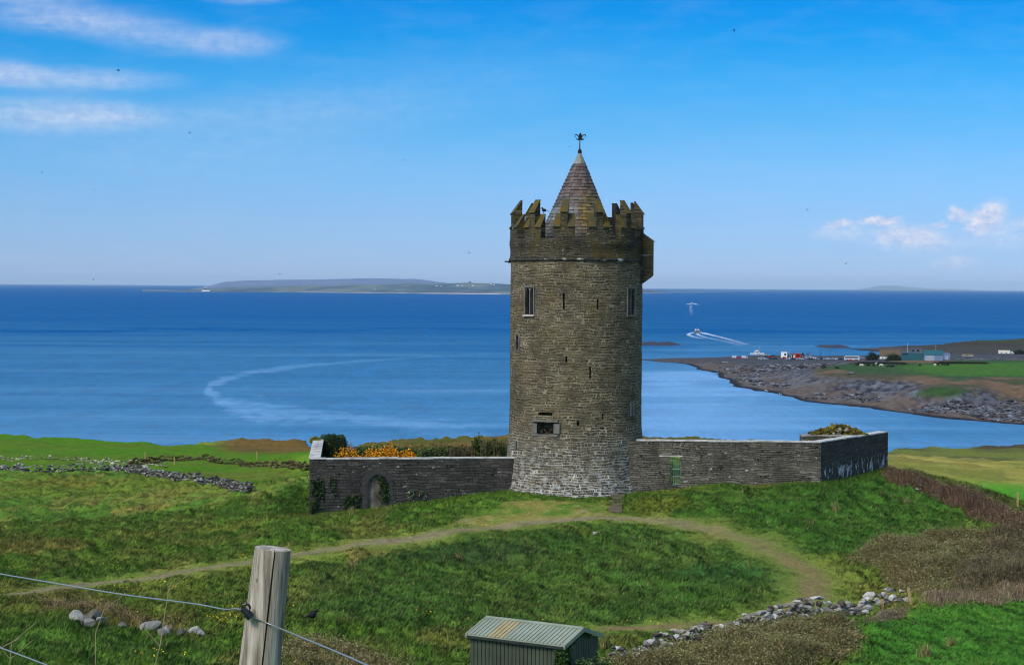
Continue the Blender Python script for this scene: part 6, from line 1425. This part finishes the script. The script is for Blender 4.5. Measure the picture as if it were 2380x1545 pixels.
# ------------------------------------------------------------------ boats at sea
m_foam = simple('foam', lin(226, 236, 244), rough=.9, var=.15, scale=.2)
def ferry(u, v, L, B, label, rz):
    p = Pz(u, v, ZSEA); r = thing('ferry_boat', label, 'boat', (p[0], p[1], ZSEA), 'ferries crossing to the island', rz)
    f = MB(); hull(f, L, B, 2.0); f.build('hull', m_navy, r)
    f = MB(); f.prism([(-L * .42, -B * .4, 2.0), (L * .2, -B * .4, 2.3), (L * .14, -B * .4, 4.4), (-L * .4, -B * .4, 4.4)], None, (0, B * .8, 0)); f.prism([(-L * .05, -B * .3, 4.4), (L * .12, -B * .3, 4.4), (L * .08, -B * .3, 6.4), (-L * .05, -B * .3, 6.4)], None, (0, B * .6, 0)); cb = f.build('cabin', m_white, r)
    f = MB(); f.box(-L * .425, -L * .30, -B * .34, B * .34, 2.5, 3.8); f.box(-L * .07, -L * .04, -B * .22, B * .22, 4.9, 6.0); f.build('window', m_glass, cb)
    f = MB(); f.tube([(0, 0, 6.4), (0, 0, 8.6)], .12, 6); f.build('mast', m_grey, r)
    return r
b1 = ferry(1620, 774, 19, 8.2, 'nearer ferry boat heading away with a broad white wake', R(86))
b2 = ferry(1609, 706.5, 26, 11, 'far white ferry boat throwing up spray near the horizon', R(93))
def wake_strip(pix, name, seed, alpha=.75, h=.25):
    """ribbons of foam on the water: (u, v, half width in px)"""
    V = []; A = []
    for u, v, w_ in pix: V.append((Pz(u - w_, v, ZSEA), Pz(u + w_, v, ZSEA)))
    vs = []; al = []; n_ = len(V); m = 8
    for i in range(n_ - 1):
        for k in range(6):
            t = k / 6; 
            for j in range(m + 1):
                s = j / m; a = V[i][0] * (1 - t) + V[i + 1][0] * t; b_ = V[i][1] * (1 - t) + V[i + 1][1] * t; q = a * (1 - s) + b_ * s; q = np.array([q[0], q[1], ZSEA + .06 + h * math.sin(math.pi * s) * max(0, 1 - (i + t) / n_)]); vs.append(q)
                al.append(math.sin(math.pi * s) ** .7 * (1 - .85 * (i + t) / (n_ - 1)) * alpha)
    o = np_mesh(name, np.array(vs), quads=grid_quads((n_ - 1) * 6, m + 1), mat=m_wake, flat=False, attrs={'foam': al}); return tag(o, kind='structure')
m_wake = bpy.data.materials.new('wake_foam'); m_wake.use_nodes = True; nt = m_wake.node_tree
for x in list(nt.nodes): nt.nodes.remove(x)
Nw = NT(nt); ow = Nw.n('ShaderNodeOutputMaterial'); dw = Nw.n('ShaderNodeBsdfDiffuse', inp={'Color': c4(lin(220, 232, 242))}); tw = Nw.n('ShaderNodeBsdfTransparent'); mw = Nw.n('ShaderNodeMixShader')
aw = Nw.n('ShaderNodeAttribute', attribute_name='foam').outputs['Fac']; nw = Nw.noise(Nw.scalev(Nw.n('ShaderNodeTexCoord').outputs['Object'], (.25, .02, 1)), 1.0, 4)
nt.links.new(Nw.m('MULTIPLY', aw, Nw.ramp(nw, [(.3, .45), (.6, 1.15)]), clamp=True), mw.inputs[0]); nt.links.new(tw.outputs[0], mw.inputs[1]); nt.links.new(dw.outputs[0], mw.inputs[2]); nt.links.new(mw.outputs[0], ow.inputs[0])
wake_strip([(1616, 772.6, 4), (1608, 774, 7), (1601, 776, 6), (1601, 779, 7), (1610, 782, 9), (1622, 785, 10), (1640, 788, 10)], 'wake', 1, .95, .8)
wake_strip([(1625, 772.6, 4), (1634, 774, 8), (1644, 776.5, 9), (1655, 779, 8), (1672, 783, 8), (1695, 789, 9), (1720, 796, 10), (1745, 803, 12)], 'wake', 2, .95, .8)
wake_strip([(1621, 774.5, 6), (1622, 777, 6), (1627, 780, 7), (1640, 784, 8), (1660, 788, 9), (1690, 794, 10), (1730, 804, 14)], 'wake', 3, .6)
wake_strip([(1606, 706.2, 6), (1600, 707.2, 8), (1594, 708.2, 4)], 'wake', 4, 1.0, 1.5)
wake_strip([(1612, 706.2, 6), (1618, 707.4, 7), (1626, 709, 4)], 'wake', 5, 1.0, 1.5)
wake_strip([(1606, 709, 4), (1605, 716, 4), (1607, 724, 5), (1607, 734, 6)], 'wake', 6, .25)
for (u0, u1, v, hw) in [(1808, 1838, 916.5, 2.0), (1768, 1792, 906.5, 1.4)]:
    wake_strip([(u0 + 6, v - hw, 6), ((u0 + u1) / 2, v + .6, (u1 - u0) / 2.6), (u1 - 4, v + hw + 1.5, 5)], 'surf', 7, 1.2, .3)

# ------------------------------------------------------------------ island buildings
def isl_house(u, v, wpx, hpx, label, name='island_house', cat='house', m=m_rend):
    p = Pi(u, v); Y = p[1]; w_ = wpx / F * Y; h = hpx / F * Y
    r = thing(name, label, cat, tuple(p), 'white houses on the island', face_cam(p[0], p[1])); f = MB(); f.box(-w_ / 2, w_ / 2, 0, 14, -4, h * .6); f.prism([(-w_ / 2, 0, h * .6), (-w_ / 2, 14, h * .6), (-w_ / 2, 7, h - .5)], None, (w_, 0, 0)); f.build('wall', m, r)
    f = MB(); f.prism([(-w_ / 2 - .5, -.5, h * .6 - .2), (-w_ / 2 - .5, 7, h), (-w_ / 2 - .5, 14.5, h * .6 - .2), (-w_ / 2 - .5, 14.5, h * .6 + .5), (-w_ / 2 - .5, 7, h + .8), (-w_ / 2 - .5, -.5, h * .6 + .5)], None, (w_ + 1, 0, 0)); f.build('roof', m_slate2, r)
for (u, v, w_, h, lab) in [(1015.5, 665.5, 4, 3, 'white house furthest left of the island village'), (1026, 665.5, 3, 2.4, 'small white house right of the leftmost one'), (1063, 665, 6, 3, 'wide white house in the middle of the island slope'), (1073, 665, 4, 2.6, 'white house touching the wide one on the right'), (1097, 666, 4.5, 3.8, 'tall white house alone above the island beach'), (1142, 662, 4, 3, 'white house on the island skyline'), (1149, 662.5, 5, 2.6, 'low white house right of the skyline house'), (872, 671, 3.5, 2.4, 'single white house on the middle of the island shore')]: isl_house(u, v, w_, h, lab)
p = Pi(1093, 659.5); f = MB(); hT = 5 / F * p[1]; f.lathe([(11, -5), (10, hT * .8), (11, hT * .82), (11, hT)], 10); f.box(-26, 26, -8, 8, -6, hT * .35); o = f.build('ruined_tower', simple('island_ruin', lin(110, 114, 118), var=.2, scale=.05), loc=tuple(p)); tag(o, 'grey ruined tower on the island skyline', 'tower')
# lighthouse
p = isz(479, .10); p[2] = ZSEA + 3; Y = p[1]; H = 13.5 / F * Y; lh = thing('lighthouse', 'white lighthouse with a black band at the island tip', 'lighthouse', tuple(p), rz=0)
f = MB(); f.lathe([(8.5, -3), (8.0, H * .3)], 16); f.build('tower_base', m_white, lh)
f = MB(); f.lathe([(8.05, H * .3 + .01), (7.2, H * .58)], 16); f.build('black_band', m_iron, lh)
f = MB(); f.lathe([(7.3, H * .58 + .01), (6.4, H * .82), (8, H * .82), (8, H * .85)], 16); f.build('tower_top', m_white, lh)
f = MB(); f.lathe([(4.5, H * .85), (4.5, H * .94), (.4, H)], 12); f.build('lantern', m_grey, lh)
f = MB(); f.box(-32, 36, -12, 12, -4, H * .12); f.prism([(-32, -12, H * .12), (-32, 12, H * .12), (-32, 0, H * .2)], None, (68, 0, 0)); f.build('keepers_house', m_rend, lh)

# ------------------------------------------------------------------ birds
m_bird = simple('dark_plumage', lin(22, 22, 26), rough=.8)
def bird_mesh(dih):
    f = MB(); f.blob((0, 0, 0), (.17, .05, .05), 1, .05); f.blob((.17, 0, .02), (.05, .035, .035), 1, .05); f.prism([(.21, -.01, .02), (.26, 0, .015), (.21, .01, .02)], None, (0, 0, .012)); f.prism([(-.14, -.03, 0), (-.30, -.05, 0), (-.30, .05, 0), (-.14, .03, 0)], None, (0, 0, .012))
    for s in (-1, 1):
        f.prism([(.09, s * .03, .02), (.11, s * .18, .02 + .18 * dih), (.02, s * .42, .02 + .30 * dih), (-.07, s * .40, .02 + .28 * dih), (-.08, s * .16, .02 + .14 * dih), (-.07, s * .03, .02)], None, (0, 0, .012))
    return f.build('flying_bird', m_bird)
bm_ = [bird_mesh(.7), bird_mesh(-.3)]
BL = ['between the two lower left cloud streaks', 'right of the lowest left cloud streak', 'low at the left edge of the sky', 'over the left sea below the left edge bird', 'in the open sky left of the tower', 'just above the island left of the tower', 'low over the left part of the island', 'close beside the finial of the tower', 'high near the top edge right of the tower', 'in the blue above the right hand clouds', 'under the right hand clouds', 'low over the dark sea on the right', 'at the low left horizon']
for i, (u, v, Y) in enumerate([(275, 165, 280), (441, 308, 330), (98, 401, 420), (218, 442, 440), (939, 373, 380), (1091, 587, 400), (650, 638, 400), (1323, 341, 360), (1706, 73, 300), (1876, 487, 380), (1966, 613, 400), (2124, 752, 420), (217, 650, 460)]):
    if i < 2: o = bm_[i]
    else: o = bm_[i % 2].copy(); COL.objects.link(o)
    o.location = tuple(P(u, v, Y)); o.rotation_euler = (random.uniform(-.5, .5), random.uniform(-.2, .2), random.uniform(0, 6.28)); o.scale = (.95,) * 3
    tag(o, 'dark bird in flight ' + BL[i], 'bird', 'birds flying over the bay')
def perched(loc, rz, label, s=1.0):
    f = MB(); f.blob((0, 0, .2), (.15, .085, .10), 2, .05); f.blob((.12, 0, .32), (.065, .055, .06), 2, .03); f.tube([(.05, 0, .22), (.11, 0, .30)], [.08, .05], 8); f.prism([(.17, -.015, .31), (.25, 0, .30), (.17, .015, .31), ], None, (0, 0, .025)); f.prism([(-.10, -.05, .20), (-.34, -.035, .10), (-.34, .035, .10), (-.10, .05, .20)], None, (0, 0, .02))
    for y in (-.035, .035): f.tube([(.02, y, .14), (.03, y, 0)], .011, 5); f.tube([(.03, y, .005), (.07, y, .005)], .008, 4)
    o = f.build('perched_bird', m_bird, smooth=True); o.location = loc; o.rotation_euler.z = rz; o.scale = (s,) * 3; return tag(o, label, 'bird')
q = Matrix.Rotation(PHI, 3, 'Z') @ pol(R(A0 - 30 + 7.5), Ri - .0, zs1 + .07) + Vector((TC[0], TC[1], 0))
perched(tuple(q), R(160), 'dark bird perched on the battlement step left of the slate roof', 1.1)
p = Pg(726, 1444); perched(tuple(p), R(20), 'black crow standing in the grass right of the fence post', 1.3)
